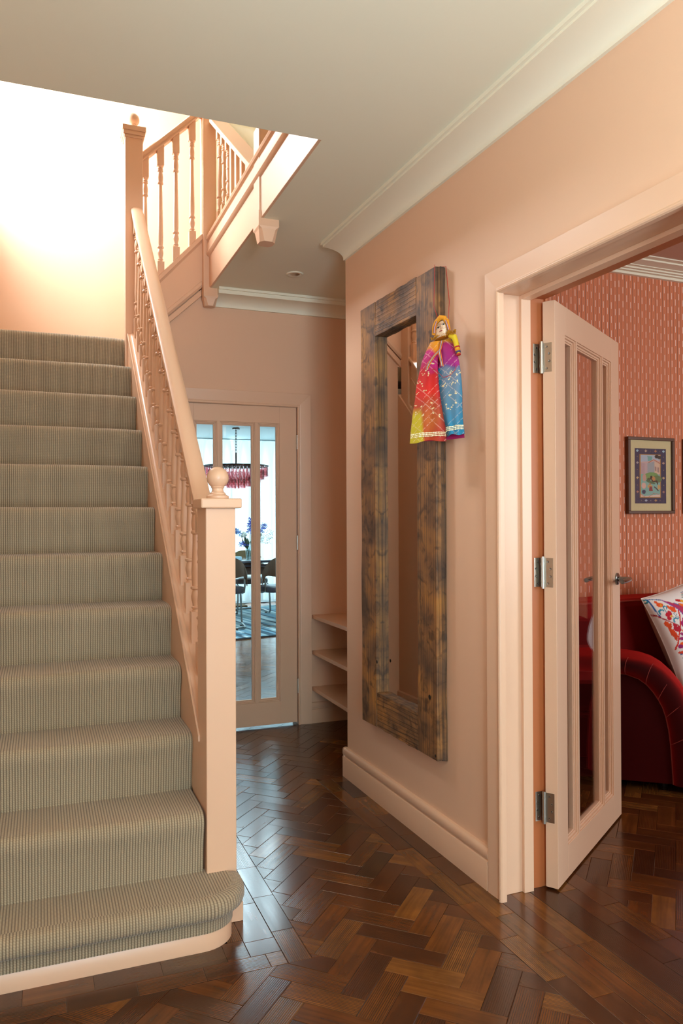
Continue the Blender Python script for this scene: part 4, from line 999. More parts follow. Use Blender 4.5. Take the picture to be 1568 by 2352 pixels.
pp = [pil(0, t/30, 0) for t in range(31)] + [pil(t/30, 1, 0) for t in range(1, 31)] + [pil(1, 1-t/30, 0) for t in range(1, 31)] + [pil(1-t/30, 0, 0) for t in range(1, 30)]
MB().tube(pp, .0028, 6, close=True).build('piping', paint('white_piping', 'E8E6E2', .7), cu, smooth=True)
# framed pictures
m_frame = paint('walnut_frame', '5A3A24', .4)
def picture(x0, x1, z0, z1, label, design):
    t = thing('framed_picture', ((x0+x1)/2, 3.345, z0), label, 'picture', 'framed miniatures above the sofa', frame='W')
    yb_, yf = 3.349, 3.325; fw_ = .017
    f = MB()
    for (a, b_, c_, d_) in ((x0, z0, x1, z0+fw_), (x0, z1-fw_, x1, z1), (x0, z0+fw_, x0+fw_, z1-fw_), (x1-fw_, z0+fw_, x1, z1-fw_)):
        f.box(a, yf, b_, c_, yb_, d_)
    f.build('frame', m_frame, t, bev=.002)
    MB().box(x0+fw_, 3.338, z0+fw_, x1-fw_, 3.348, z1-fw_).build('mount', paint('cream_mount_board', 'CFC392', .8), t)
    w0, w1 = x0+(x1-x0)*.165, x1-(x1-x0)*.165; h0, h1 = z0+(z1-z0)*.135, z1-(z1-z0)*.145
    f_ = painter(design, rgb('22304E'))
    paint_grid('print', m_print, t, lambda s_, q: Vector((w0+(w1-w0)*s_, 3.3372, h0+(h1-h0)*q)), lambda s_, q: f_(s_*100, (1-q)*180), 84, 140, smooth=False)
    MB().box(x0+fw_, 3.330, z0+fw_, x1-fw_, 3.3325, z1-fw_).build('pane', m_glass, t)
    return t
fr_ = 'A87A30'
des = [('p', [(15, 18), (83, 18), (83, 162), (15, 162)], fr_), ('p', [(18, 21), (80, 21), (80, 159), (18, 159)], 'C9A8A0'), ('p', [(18, 21), (80, 21), (80, 40), (60, 34), (45, 42), (18, 44)], 'A8B8C4'),
 ('p', [(40, 24), (56, 26), (54, 38), (42, 42)], '6FA8A0'), ('e', 70, 26, 7, 6, 0, '1E2420'), ('e', 78, 28, 6, 6, 0, '22302A'), ('p', [(18, 46), (44, 48), (44, 84), (18, 84)], 'BCA4A4'), ('p', [(40, 48), (62, 42), (62, 84), (40, 84)], '9AA2A4'),
 ('p', [(62, 42), (80, 50), (80, 86), (62, 76)], 'D2B49A'), ('p', [(64, 58), (68, 60), (68, 74), (64, 72)], '9A8078'), ('p', [(72, 60), (77, 62), (77, 78), (72, 76)], '9A8078'), ('l', [(44, 46), (60, 36), (80, 48)], 2.4, 'B06A3A'),
 ('p', [(18, 84), (80, 84), (80, 159), (18, 159)], '7FB0A4'), ('e', 50, 90, 24, 12, -8, '6E9A56'), ('e', 70, 100, 16, 12, 0, '5E7A4A'), ('e', 58, 100, 7, 9, 0, 'C48A50'), ('l', [(50, 98), (58, 108), (70, 106), (72, 116)], 4, '3A241A'), ('e', 52, 94, 3.5, 5, 0, '2A1A14'), ('l', [(56, 108), (50, 116)], 2, '2A1A14'),
 ('e', 44, 104, 6, 8, 0, '4A5A3A'), ('e', 30, 96, 6, 12, 0, 'C49A8A'), ('e', 28, 122, 7, 10, 0, 'D8B0A0'), ('e', 48, 124, 8, 6, 0, 'C0A060'), ('p', [(46, 124), (54, 124), (57, 140), (44, 140)], '8A3A3A'), ('e', 48, 116, 3, 3, 0, 'B07A5A'), ('e', 50, 110, 16, 4, 20, '4E6E4A'),
 ('l', [(62, 126), (68, 130), (74, 138)], 3.4, '3A2A24'), ('e', 76, 126, 4, 8, 0, 'C8A060'), ('e', 28, 142, 6, 7, 0, '34405A'), ('p', [(18, 148), (30, 156), (80, 150), (80, 159), (18, 159)], 'D8C0AC'), ('l', [(18, 150), (30, 158)], 1.2, 'B04A3A'), ('l', [(44, 158), (60, 146), (78, 150)], 1.2, 'B04A3A')]
for i in range(9):
    des.append(('l', [(20+i*2.5, 48), (20+i*2.5, 84)], .7, 'A88E90'))
    des.append(('l', [(42+i*2.4, 50), (42+i*2.4, 84)], .6, '868E92'))
for x, y, c_ in ((8, 8, '9CC4D0'), (92, 8, '9CC4D0'), (8, 47, 'A8A4A0'), (92, 47, 'B89880'), (8, 96, 'C4A878'), (92, 96, 'C4A878'), (8, 142, 'A87A68'), (92, 142, 'A87A68'), (35, 8, 'B8A48C'), (66, 8, 'B07A50'), (35, 170, 'A8B8C8'), (66, 170, 'A8885A'), (20, 8, '7A6A50'), (50, 8, '8A7A54'), (80, 8, '7A6A50'), (20, 170, '7A7A60'), (50, 170, 'B0B4B0'), (80, 170, '8A6A50'), (8, 27, '8A7A54'), (92, 27, '8A7A54'), (8, 70, '8A7A54'), (92, 70, '8A7A54'), (8, 120, '8A7A54'), (92, 120, '8A7A54')):
    big = x in (8, 92, 35, 66) and c_ not in ('8A7A54',)
    des += [('e', x, y, 4.4 if big else 1.2, 2 if big else 1.4, 0, c_), ('e', x, y, 2 if big else 1.2, 4.4 if big else 1.4, 0, c_)]
picture(3.098, 3.437, 1.311, 1.739, 'walnut framed miniature painting with navy border left of the cut-off frame', des)
picture(3.517, 3.857, 1.311, 1.739, 'walnut framed miniature painting cut off by the right edge of the photo', des[::-1][40:])

# ================================================================== PUPPET
pw = Vector((.47, -.883, 0)).normalized(); pn = Vector((-.497, -.868, 0)).normalized(); pc = Vector((1.432, 2.512, 0))
def PP(px, py, d=0):
    """drawing px of the doll (6.917 px per photo px, origin 920,700) to a point on its own slanting plane, d towards the hall"""
    a = (px/6.917 + 920 - 1004.5)*.00192; z = 1.30 + (1179-(700+py/6.917))*.001602 + .004
    return pc + pw*a + pn*d + Vector((0, 0, z))
pu = thing('rag_puppet', tuple(pc + Vector((0, 0, 1.57))), 'string puppet of a woman in a tie dyed skirt hanging from the mirror corner', 'puppet', frame='W')
def lerp_tab(tab, y):
    for i in range(len(tab)-1):
        if y <= tab[i+1][0]:
            t = (y-tab[i][0])/(tab[i+1][0]-tab[i][0]); t = max(0, t); return tuple(a+(b_-a)*t for a, b_ in zip(tab[i][1:], tab[i+1][1:]))
    return tab[-1][1:]
def grad(st, t):
    if t <= st[0][0]: return rgb(st[0][1])
    for i in range(len(st)-1):
        if t <= st[i+1][0]:
            k_ = (t-st[i][0])/(st[i+1][0]-st[i][0]); a, b_ = rgb(st[i][1]), rgb(st[i+1][1]); return tuple(x+(y-x)*k_ for x, y in zip(a, b_))
    return rgb(st[-1][1])
def bandhani(x, y, c, phase=0):
    S_ = 21; a = (x+y)/S_; b_ = (x-y)/S_; ia, ib = math.floor(a), math.floor(b_); m1 = max(abs(a-ia-.5), abs(b_-ib-.5))
    on = (((ia+phase) % 6 == 1) and (ib*7+ia) % 5 != 0 and math.sin(y*.006+x*.01) > -.3) or ((ib+phase) % 8 == 2 and math.sin(y*.008-x*.012+1) > -.1)
    if on and .17 < m1 < .34: return tuple(q*.35+.65*p for q, p in zip(c, rgb('EFD8C8')))
    return c
redL = [(520, 480, 650), (650, 410, 640), (800, 345, 600), (980, 300, 598), (1200, 250, 608), (1400, 230, 630), (1600, 195, 660), (1800, 170, 695), (1960, 150, 722), (2130, 138, 720)]
bluR = [(520, 640, 850), (650, 638, 875), (800, 640, 905), (980, 600, 935), (1200, 605, 958), (1400, 625, 968), (1600, 650, 968), (1800, 690, 975), (1900, 712, 982), (2060, 740, 1000)]
rseq = random.Random(3)
seq_r = [(rseq.gauss(x, 14), rseq.gauss(y, 14), rseq.uniform(7, 13)) for x, y in ((360, 1020), (440, 1020), (510, 870), (430, 970), (345, 1185), (290, 1150), (380, 1310), (265, 1340), (245, 1640), (350, 1700), (330, 1560), (540, 1680), (500, 1500), (630, 1720), (240, 1520), (510, 1590)) for _ in range(3)]
seq_b = [(rseq.gauss(x, 14), rseq.gauss(y, 14), rseq.uniform(7, 13)) for x, y in ((790, 1060), (820, 1060), (880, 1085), (935, 1060), (680, 1250), (700, 1270), (810, 1235), (870, 1215), (800, 1405), (860, 1530), (880, 1390), (720, 1560), (740, 1620), (780, 1640), (820, 1600), (760, 1150)) for _ in range(3)]
def dots(x, y, L, c):
    for (a, b_, r) in L:
        if (x-a)**2+(y-b_)**2 < r*r: return rgb('E4D8A8')
    return c
def col_red(x, y):
    q = y + (x-400)*.25*math.sin(y*.004+.8) + 35*math.sin(x*.021+y*.007)
    c = grad([(560, 'E89A18'), (640, 'E08A18'), (690, 'C0207A'), (850, 'B8186E'), (960, 'B81050'), (1010, 'C41A1E'), (1350, 'D8281A'), (1450, 'C03A20'), (1600, 'B85028'), (1800, 'BE6428'), (2100, 'B8401E')], q)
    if y > 1550:
        k_ = max(0, min(1, (y-1550)/140))*max(0, min(1, (330+(y-1550)*.06-x)/50+.5)); c = tuple(a*(1-k_)+b_*k_ for a, b_ in zip(c, rgb('CFC21E')))
    if x > 520 and y > 1000: k_ = min(1, (x-520)/160); c = tuple(a*(1-k_*.6)+b_*k_*.6 for a, b_ in zip(c, rgb('A81830')))
    return dots(x, y, seq_r, bandhani(x, y, c))
def col_blue(x, y):
    q = y + 25*math.sin(x*.02)
    c = grad([(500, 'D8A81A'), (560, 'D0961A'), (600, 'B02070'), (930, '9A2080'), (960, '6A5A90'), (1000, '6E8098'), (1500, '5A88A4'), (1700, '4A88AC'), (1900, '2A8AB4')], q)
    if x < 690 and y > 960: k_ = min(1, (690-x)/60); c = tuple(a*(1-k_)+b_*k_ for a, b_ in zip(c, rgb('1E84AC')))
    if x > 900 and y > 960: k_ = min(1, (x-900)/50); c = tuple(a*(1-k_*.7)+b_*k_*.7 for a, b_ in zip(c, rgb('1E80A8')))
    return dots(x, y, seq_b, bandhani(x, y, c, 2))
def skirt_surf(tab, y0, y1, d0, fold, ph):
    def f(s_, t_):
        y = y1+(y0-y1)*t_; l, r = lerp_tab(tab, y); x = l+(r-l)*s_; low = (y-520)/1500
        d = d0*math.sin(PI*s_)**.6*(.35+.65*low) + fold*low*math.sin(s_*13+ph+y*.0018)
        return PP(x, y + (14*math.sin(s_*9+ph)*(1-t_)**6), d)
    return f
paint_grid('skirt_panel', m_dyed, pu, skirt_surf(redL, 520, 2125, .038, .006, 0), lambda s_, t_: (lambda y: (lambda lr: col_red(lr[0]+(lr[1]-lr[0])*s_, y))(lerp_tab(redL, y)))(2125+(520-2125)*t_), 100, 260, flip=False, solid=.0015)['label'] = 'red and yellow tie dyed front panel'
paint_grid('skirt_panel', m_dyed, pu, skirt_surf(bluR, 520, 2050, .030, .005, 2), lambda s_, t_: (lambda y: (lambda lr: col_blue(lr[0]+(lr[1]-lr[0])*s_, y))(lerp_tab(bluR, y)))(2050+(520-2050)*t_), 76, 250, flip=False, solid=.0015)['label'] = 'purple and blue tie dyed side panel'
# back of the body
m_ = MB(); v = []
for y in range(520, 2101, 158):
    l, r = lerp_tab(redL, y)[0], lerp_tab(bluR, min(y, 2050))[1]
    for i in range(9):
        v.append(PP(l+(r-l)*i/8, y, -.022*math.sin(PI*i/8)))
nr = len(v)//9; m_.add(v, [(j*9+i, (j+1)*9+i, (j+1)*9+i+1, j*9+i+1) for j in range(nr-1) for i in range(8)])
ob = m_.build('body', paint('magenta_cotton', 'A81A60', .8), pu, smooth='all')
m_gold = paint('gold_sequins', 'F0E0B0', .3, metal=.25)
def trim(xa, xb, ya, yb_, tab, d0, fold, ph, y1):
    m_ = MB(); n_ = int((xb-xa)/22); rows = 3
    for j in range(rows):
        for i in range(n_):
            s_ = (i+.5)/n_; x = xa+(xb-xa)*s_; y = ya+(yb_-ya)*s_ + j*26
            low = (y-520)/1500; d = d0*math.sin(PI*s_)**.6*(.35+.65*low) + fold*low*math.sin(s_*13+ph+y*.0018) + .003
            c_ = PP(x, y, d); m_.lathe([(.0026, 0), (.0024, .0009), (.0005, .0011)], c_, 7, (pn + Vector((random.uniform(-.25, .25), random.uniform(-.25, .25), random.uniform(-.2, .2)))).normalized())
    o = m_.build('hem_trim', m_gold, pu); o['kind'] = 'stuff'; return o
trim(152, 722, 1985, 1995, redL, .038, .006, 0, 2125); trim(712, 985, 1925, 1905, bluR, .030, .005, 2, 2050)
def band(name, pts, w_, cols, dd=.040):
    for q, h in enumerate(cols):
        m_ = MB(); off = (q-(len(cols)-1)/2)*w_
        m_.tube([PP(x+off, y, dd) for x, y in pts], .0018*w_/9, 6); m_.build(name, paint(name+'_'+h, h, .7), pu, smooth=True)
stripes = ('E87A20', '4A2A6A', 'E8E4DC', '2A2A3A', 'E87A20')
band('ribbon', [(660, 540), (645, 620), (628, 690)], 7, stripes, .026)
band('ribbon', [(628, 690), (540, 770), (470, 860), (425, 955)], 9, stripes, .034)
band('ribbon', [(620, 700), (635, 800), (650, 880), (662, 955)], 8, stripes, .036)
# head block, painted face
skin = 'E2C6A4'
fs_ = [('l', [(590, 300), (625, 290), (640, 300)], 6, '3A2A24'), ('l', [(655, 295), (690, 290), (715, 305)], 6, '3A2A24'), ('e', 604, 338, 34, 15, -18, '3A3230'), ('e', 604, 340, 28, 11, -18, 'D8D0C8'), ('e', 606, 338, 13, 12, 0, '181414'), ('e', 684, 316, 32, 15, -8, '3A3230'), ('e', 684, 318, 26, 10, -8, 'C8C0B8'), ('e', 686, 316, 13, 12, 0, '181414'),
 ('l', [(650, 310), (655, 360), (640, 378), (662, 380)], 4, 'B88A6A'), ('e', 645, 410, 30, 7, -4, '9A2A2E'), ('l', [(665, 370), (690, 385), (712, 372)], 3, '3A2A24'), ('e', 638, 296, 5, 6, 0, 'B02020'), ('p', [(590, 232), (700, 225), (720, 265), (700, 250), (655, 252), (620, 262), (590, 282)], '1E1816'),
 ('l', [(572, 400), (560, 440), (575, 465)], 5, '2A2A2E'), ('l', [(735, 400), (748, 425), (730, 430)], 5, '2A2A2E')]
ff = painter(fs_, rgb(skin)); hc = PP(650, 350, .012)
def face(s_, t_):
    x = 548+(764-548)*s_; y = 490+(215-490)*t_; xx = (2*s_-1)
    y += -16*xx + 0
    e = abs(2*t_-1)
    return PP(650+(x-650)*(1-.10*e**3), y, .030+.020*(1-abs(xx)**2.2)+(.010*math.exp(-((xx-.02)/.16)**2)*math.exp(-((t_-.48)/.16)**2))-.006*e**4)
paint_grid('face', attr_mat('painted_wood_face', .35, coat=.3), pu, face, lambda s_, t_: ff(548+216*s_, 490-275*t_), 70, 80)['label'] = 'painted wooden face with dark eyes and red lips'
m_yel = paint('marigold_cotton', 'E29A1E', .75); m_hb = MB()
m_hb.add([PP(x, y, d) for d in (.034, -.03) for x, y in ((545, 500), (775, 470), (775, 225), (650, 190), (560, 250))], [(0, 1, 2, 3, 4), (9, 8, 7, 6, 5)] + [(i, i+5, (i+1) % 5+5, (i+1) % 5) for i in range(5)])
m_hb.build('head_block', m_yel, pu, bev=.004)
m_ = MB(); m_.tube([PP(530, 430, .03), PP(540, 330, .04), PP(575, 250, .046), PP(640, 200, .05), PP(700, 215, .05), PP(745, 300, .044), PP(770, 400, .034)], [.006, .007, .008, .010, .009, .008, .006], 10)
m_.lathe([(.001, -.006), (.006, -.004), (.0085, 0), (.006, .004), (.001, .006)], PP(650, 205, .052), 12); m_.build('headscarf', m_yel, pu, smooth=True)
for pts in ([(610, 205), (580, 260), (552, 340), (545, 430)], [(690, 200), (725, 270), (750, 350), (765, 415)]):
    for q, h in enumerate(('4A3A8A', 'E8E0D8', 'C05A20')):
        MB().tube([PP(x+q*7-7, y, .0545) for x, y in pts], .0016, 6).build('ribbon', paint('scarf_trim_'+h, h, .7), pu, smooth=True)
m_ = MB(); rn = random.Random(5)
for i in range(70):
    t = rn.random(); x = 500+370*t; y = 505-55*math.sin(t*PI)*.3-rn.uniform(0, 70)*t; a = rn.uniform(-1, 1)
    m_.tube([PP(x, y, .03), PP(x+25*a, y-22*rn.random()-8, .040), PP(x+45*a, y+rn.uniform(-25, 14), .048)], [.0022, .0016, .0006], 5)
fr2 = m_.build('fringe', paint('mustard_fringe', 'C8901E', .8), pu); fr2['kind'] = 'stuff'
m_ = MB(); m_.tube([PP(790, 500, .03), PP(845, 530, .036), PP(870, 600, .034), PP(885, 680, .03), PP(905, 760, .028), PP(915, 815, .028)], [.010, .012, .010, .0095, .008, .005], 12)
m_.build('arm', paint('yellow_arm_cloth', 'D8BC1E', .7), pu, smooth=True)
for (x, y, h, r) in ((850, 555, '4A4A7A', .0118), (878, 640, 'B0281E', .0108), (890, 690, 'B0281E', .0106), (898, 730, 'E0881E', .010), (906, 765, '4A3A6A', .0096), (914, 806, 'B0281E', .0082)):
    MB().tube([PP(x-3, y-12, .033 if y < 600 else .029), PP(x+3, y+12, .033 if y < 600 else .029)], r, 12).build('arm_band', paint('arm_band_'+h, h, .7), pu, smooth=True)
m_cord = paint('red_cotton_cord', 'B8322A', .8)
a0_ = Vector((1.464, 2.583, 2.262)); MB().tube([PP(605, 195, .03), Vector((1.455, 2.575, 2.1)), a0_ + Vector((-.001, -.002, 0)), Vector((1.485, 2.62, 2.2655)), Vector((1.512, 2.581, 2.262)), Vector((1.511, 2.555, 2.12)), PP(760, 215, -.01)], .0011, 6).build('cord', m_cord, pu, smooth=True)
MB().tube([PP(500, 985, .034), PP(570, 985, .037), PP(610, 1060, .04), PP(680, 1140, .038), PP(780, 1120, .036), PP(860, 1040, .034), PP(885, 960, .032)], .0011, 6).build('cord', m_cord, pu, smooth=True)

# ================================================================== DINING ROOM
rg = thing('rug', (2.5, 9.5, 0), 'blue and grey striped rug under the dining table', 'rug'); rg.rotation_euler = (0, 0, math.radians(10))
mb = MB(); mb.box(2.5-1.6, 9.5-1.30, .001, 2.5+1.6, 9.5+1.30, .012); mb.build('pile', m_rug, rg, bev=.004)
MB().box(2.5-1.6, 9.5-1.325, .001, 2.5+1.6, 9.5-1.30, .013).build('binding', paint('dark_rug_binding', '28383E', .9), rg)
# curtains
def curtain(x0, x1, lab):
    m_ = MB(); nx = int((x1-x0)/.012); v = []; rn = random.Random(int(x0*100)); ph = rn.random()*6
    Z = [2.455, 2.44, 2.40, 2.32, 2.1, 1.6, 1.0, .4, .06]
    for zi, z in enumerate(Z):
        amp = .012 + .038*min(1, (2.455-z)/.25)
        for i in range(nx+1):
            x = x0+(x1-x0)*i/nx; v.append((x+.010*math.sin(x*23+zi), 11.2 + amp*math.sin(x*2*PI/.155+ph+.25*math.sin(x*5)+.05*zi), z))
    w_ = nx+1; m_.add(v, [(a*w_+i, a*w_+i+1, (a+1)*w_+i+1, (a+1)*w_+i) for a in range(len(Z)-1) for i in range(nx)])
    o = m_.build('curtain', m_curtain, None, smooth='all'); tag(o, lab, 'curtain', 'sheer curtains across the dining room window'); return o
curtain(.05, 2.62, 'white sheer curtain filling the middle pane view behind the chandelier'); curtain(2.66, 4.6, 'white sheer curtain seen through the right hand pane of the door')
ct = MB(); ct.box(0, 11.17, 2.445, 4.6, 11.21, 2.46); tag(ct.build('curtain_track', m_white, None), 'slim white curtain track on the dining room ceiling', 'curtain rail')
tag(MB().box(2.15, 10.86, .0, 2.78, 11.12, .035).build('floor_mat', paint('brown_coir_mat', '6E5A3E', .95), None, bev=.008), 'low brown mat on the floor in front of the curtain', 'mat')
# table
tb = thing('dining_table', (1.95, 9.6, 0), 'dark topped dining table under the chandelier', 'table')
m_ttop = paint('dark_glossy_table_top', '1E2A34', .12, coat=.5); m_tb = paint('dark_brown_table_wood', '2E241C', .5)
MB().box(1.15, 9.15, .745, 2.70, 10.02, .775).build('table_top', m_ttop, tb, bev=.004)
MB().box(1.22, 9.22, .60, 2.62, 9.95, .685).build('apron', m_tb, tb, bev=.003); MB().box(1.18, 9.18, .700, 2.66, 9.99, .725).build('lower_top', m_ttop, tb, bev=.003)
MB().box(1.30, 9.30, .684, 2.55, 9.88, .702).build('spacer', m_tb, tb); MB().box(1.30, 9.30, .724, 2.55, 9.88, .746).build('spacer', m_tb, tb)
for x, y in ((1.30, 9.30), (1.30, 9.87), (1.95, 9.58)): MB().box(x-.035, y-.035, .013, x+.035, y+.035, .61).build('leg', m_tb, tb)
# chairs
m_ply = paint('dark_bent_plywood', '3A2C1E', .35, coat=.3); m_ply2 = paint('olive_brown_bent_plywood', '7A6A44', .4); m_seat = paint('navy_black_seat_leather', '22262E', .3)
def dining_chair(x, y, rz, ply, lab):
    t = thing('dining_chair', (0, 0, 0), lab, 'chair', 'cantilever chairs round the dining table')
    m_ = MB(); n_ = 20; v = []
    for i in range(n_+1):
        s_ = 2*i/n_-1; a = s_*1.15
        X = .255*math.sin(a)/math.sin(1.15); Y = -.235+.16*(1-math.cos(a))*1.3
        zt = .835-.20*abs(s_)**2.6; zb = .600-.02*math.cos(s_*PI)-.10*abs(s_)**8 - (.0 if abs(s_) < .9 else .03)
        if zt-zb < .035: zt = zb+.035
        v += [(X, Y, zb), (X, Y-.012, (zb+zt)/2), (X, Y, zt), (X*.965, Y+.012, zt), (X*.965, Y+.0, (zb+zt)/2), (X*.965, Y+.012, zb)]
    m_.add(v, [(i*6+j, (i+1)*6+j, (i+1)*6+(j+1) % 6, i*6+(j+1) % 6) for i in range(n_) for j in range(6)] + [tuple(range(6))[::-1], tuple(n_*6+j for j in range(6))])
    m_.build('backrest', ply, t, smooth=True)
    m_ = MB(); ring = [(.235*math.copysign(abs(math.cos(a))**.75, math.cos(a)), .02+.225*math.copysign(abs(math.sin(a))**.75, math.sin(a))) for a in [2*PI*i/28 for i in range(28)]]
    L = [(.93, .405), (1, .418), (1.01, .445), (.97, .468), (.80, .478)]
    v = [(px*k_, (py-.02)*k_+.02, z) for k_, z in L for px, py in ring]
    m_.add(v, [(a*28+i, a*28+(i+1) % 28, (a+1)*28+(i+1) % 28, (a+1)*28+i) for a in range(4) for i in range(28)] + [tuple(range(28))[::-1], tuple(112+i for i in range(28))]); m_.build('seat', m_seat, t, smooth=True)
    for sx_ in (-1, 1):
        MB().tube([(.225*sx_, -.10, .62), (.222*sx_, -.14, .50), (.215*sx_, -.12, .42), (.21*sx_, .0, .400), (.208*sx_, .17, .398), (.208*sx_, .215, .38), (.212*sx_, .225, .34), (.222*sx_, .24, .10), (.225*sx_, .235, .045), (.226*sx_, .20, .0225)], .0115, 8).build('frame_side', m_dsteel, t, smooth=True)
    MB().tube([(-.226, .20, .0225), (-.228, -.12, .0225), (-.20, -.215, .0225), (-.12, -.25, .0225), (.12, -.25, .0225), (.20, -.215, .0225), (.228, -.12, .0225), (.226, .20, .0225)], .0115, 8).build('base_runner', m_dsteel, t, smooth=True)
    for q in ((-.2, .1), (.2, .1), (.12, -.25)): MB().box(q[0]-.012, q[1]-.012, .0, q[0]+.012, q[1]+.012, .012).build('foot_pad', m_blackm, t)
    t.location = (x, y, .012); t.rotation_euler = (0, 0, rz); return t
dining_chair(2.005, 8.92, math.radians(-8), m_ply, 'dark cantilever dining chair nearest the newel post, back to the hall')
dining_chair(2.655, 8.90, math.radians(6), m_ply, 'dark cantilever dining chair behind the right hand pane, back to the hall')
dining_chair(2.64, 10.22, math.radians(180), m_ply2, 'olive brown backed dining chair on the far side of the table')
# flowers
tz = .775
vs = thing('flower_vase', (2.485, 9.60, tz), 'clear glass vase standing on the dining table', 'vase')
MB().lathe([(.036, .001), (.040, .02), (.034, .08), (.036, .13), (.048, .165), (.0465, .165), (.0345, .13), (.0325, .08), (.037, .022), (.001, .006)], (2.485, 9.60, tz), 20).build('vase_glass', m_vase, vs, smooth=True)
gl = thing('tumbler', (2.425, 9.46, tz), 'clear glass tumbler left of the flower vase', 'glass')
MB().lathe([(.022, .001), (.034, .13), (.032, .13), (.020, .012), (.001, .010)], (2.425, 9.46, tz), 18).build('tumbler_glass', m_vase, gl, smooth=True)
tag(MB().box(2.16, 9.27, tz, 2.30, 9.37, tz+.045).build('blue_box', paint('pale_blue_card', '8FB4C4', .5), None, bev=.004), 'small pale blue box at the left edge of the table view', 'box')
m_stem = paint('dark_green_stem', '1E3A26', .6); m_blue = paint('delphinium_blue', '2348B0', .6); m_lblue = paint('soft_blue_petal', '5B86C0', .6); m_wht = paint('grey_white_petal', 'B8C0B8', .7)
base_ = Vector((2.485, 9.60, tz+.03))
def spike(tip, start, n, lab, mt, seed):
    rn = random.Random(seed); tip = Vector(tip); t = thing('delphinium', tuple(base_), lab, 'flower', 'cut flowers in the glass vase')
    mid = base_.lerp(tip, .5)+Vector((0, 0, .05)); P_ = [base_, base_.lerp(mid, .6), mid, mid.lerp(tip, .5), tip]
    MB().tube(P_, [.0035, .003, .003, .0025, .0015], 6).build('stem', m_stem, t, smooth=True)
    d = (tip-mid).normalized(); m_ = MB()
    for i in range(n):
        k_ = i/n; c_ = mid.lerp(tip, start+(1-start)*k_); rr = .040*(1-.6*k_); a = i*2.4
        q = c_ + Vector((math.cos(a)*rr, math.sin(a)*rr, rn.uniform(-.01, .01)))
        for j in range(5):
            b_ = a+j*2*PI/5; o1 = q+Vector((math.cos(b_), math.sin(b_)*.6, math.sin(b_*1.7)))*.019; o2 = q+Vector((math.cos(b_+.7), math.sin(b_+.7)*.6, math.sin(b_*1.7+.7)))*.019
            m_.add([q, o1, q.lerp((o1+o2)/2, 1.3), o2], [(0, 1, 2, 3)])
    o = m_.build('petals', mt, t); o['kind'] = 'stuff'
spike((2.50, 9.58, 1.30), .0, 46, 'tallest blue delphinium, in the centre of the bouquet', m_blue, 1)
spike((2.29, 9.60, 1.17), .35, 26, 'pale blue delphinium arching to the left of the bouquet', m_lblue, 2)
spike((2.70, 9.62, 1.22), .3, 24, 'deep blue delphinium leaning to the right of the bouquet', m_blue, 3)
spike((2.36, 9.56, .98), .2, 12, 'low blue delphinium on the left of the bouquet', m_blue, 4)
def bloom(c_, r, lab, seed):
    rn = random.Random(seed); t = thing('peony', tuple(base_), lab, 'flower', 'cut flowers in the glass vase'); c_ = Vector(c_)
    MB().tube([base_, base_.lerp(c_, .5)+Vector((0, 0, .02)), c_], .003, 6).build('stem', m_stem, t, smooth=True)
    m_ = MB()
    for i in range(60):
        a = rn.uniform(0, 2*PI); e = rn.uniform(-.9, 1.4); n_ = Vector((math.cos(a)*math.cos(e), math.sin(a)*math.cos(e), math.sin(e))); u_ = n_.orthogonal().normalized(); w_ = n_.cross(u_); rr = r*rn.uniform(.5, 1)
        p = c_+n_*rr*.6; s_ = r*.42; m_.add([p-u_*s_, p-w_*s_*.7+n_*.004, p+u_*s_+n_*s_*.5, p+w_*s_*.7+n_*.004], [(0, 1, 2, 3)])
    o = m_.build('petals', m_wht, t); o['kind'] = 'stuff'
bloom((2.40, 9.56, 1.08), .052, 'grey white round bloom left of the tall blue spike', 1); bloom((2.60, 9.58, 1.08), .050, 'grey white round bloom right of the tall blue spike', 2)
sp_ = thing('filler_sprig', tuple(base_), 'wispy sprig of tiny dark buds on the right of the bouquet', 'flower', 'cut flowers in the glass vase'); rn = random.Random(9); m_ = MB(); m2 = MB()
for i in range(26):
    e = Vector((rn.uniform(2.62, 2.82), 9.6+rn.uniform(-.06, .06), rn.uniform(.95, 1.17))); q = Vector((2.58, 9.6, .98)); m_.tube([base_, q.lerp(base_, .4), q, e], [.0018, .0015, .0012, .0007], 4)
    for j in range(3): c_ = q.lerp(e, 1-.12*j)+Vector((rn.uniform(-.01, .01), 0, rn.uniform(-.01, .01))); m2.lathe([(.0005, -.006), (.0045, 0), (.0005, .007)], c_, 5)
m_.build('stem', m_stem, sp_)['kind'] = 'stuff'; m2.build('bud', paint('dark_bud', '3A4A44', .7), sp_)['kind'] = 'stuff'
lf = thing('leafy_stem', tuple(base_), 'dark green leafy stem at the neck of the vase', 'flower', 'cut flowers in the glass vase')
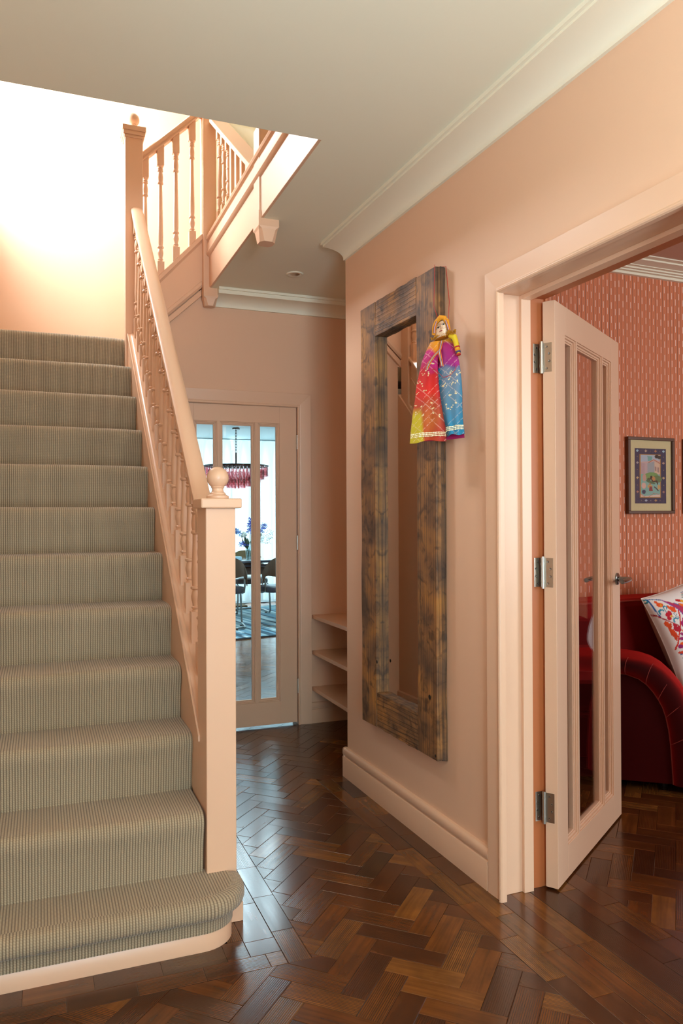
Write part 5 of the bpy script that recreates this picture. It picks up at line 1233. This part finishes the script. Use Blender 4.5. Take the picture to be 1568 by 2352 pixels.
for i, (dx, dz) in enumerate(((-.07, .28), (-.03, .24), (-.10, .22), (.04, .25), (-.05, .18))):
    tp_ = base_+Vector((dx, 0, dz)); u_ = (tp_-base_).normalized(); s_ = Vector((u_.z, 0, -u_.x)); md = base_.lerp(tp_, .72)
    MB().add([base_.lerp(tp_, .45), md+s_*.022, tp_, md-s_*.022, md+Vector((0, -.008, 0))], [(0, 1, 4), (1, 2, 4), (2, 3, 4), (3, 0, 4)]).build('leaf', m_stem, lf)
# chandelier
ch = thing('chandelier', (2.36, 9.8, 1.68), 'tiered chandelier of rose pink glass rods hanging on a chain', 'chandelier')
for R, z in ((.415, 1.965), (.355, 1.962), (.20, 1.962)):
    MB().tube([(2.36+R*math.cos(a), 9.8+R*math.sin(a), z) for a in [2*PI*i/40 for i in range(40)]], .008, 6, close=True).build('ring', m_blackm, ch, smooth=True)
for i in range(4):
    a = i*PI/4; MB().tube([(2.36+.415*math.cos(a), 9.8+.415*math.sin(a), 1.962), (2.36-.415*math.cos(a), 9.8-.415*math.sin(a), 1.962)], .005, 6).build('spoke', m_blackm, ch)
MB().tube([(2.36, 9.8, 1.95), (2.36, 9.8, 2.14)], .011, 8).build('rod', m_blackm, ch, smooth=True)
lk = None
for i in range(9):
    z = 2.155+i*.036; a = i*PI/2+.4
    if z > 2.45: break
    o = MB().tube([(2.36+.011*math.cos(q)*math.cos(a), 9.8+.011*math.cos(q)*math.sin(a), z+.024*math.sin(q)) for q in [2*PI*j/12 for j in range(12)]], .0032, 5, close=True).build('chain_link', m_blackm, ch, smooth=True)
MB().lathe([(.05, 0), (.05, .012), (.03, .02)], (2.36, 9.8, 2.44), 20).build('ceiling_rose', m_blackm, ch, smooth=True)
dm = MB(); dm.lathe([(.0105, 0), (.0125, .006), (.0105, .012), (.0105, .115), (.004, .125)], (2.36, 9.8, 1.68), 7); d0_ = dm.build('glass_rod', m_pinkg, ch, smooth=True)
first = True
for R, zt, n_ in ((.405, 1.955, 54), (.355, 1.915, 48), (.305, 1.880, 42), (.25, 1.850, 34), (.185, 1.825, 26), (.115, 1.805, 16), (.04, 1.80, 5)):
    for i in range(n_):
        a = 2*PI*i/n_+R*9; o = d0_ if first else d0_.copy()
        if not first: COL.objects.link(o); o.parent = ch
        first = False; o.location = (R*math.cos(a), R*math.sin(a), zt-.125-1.68)
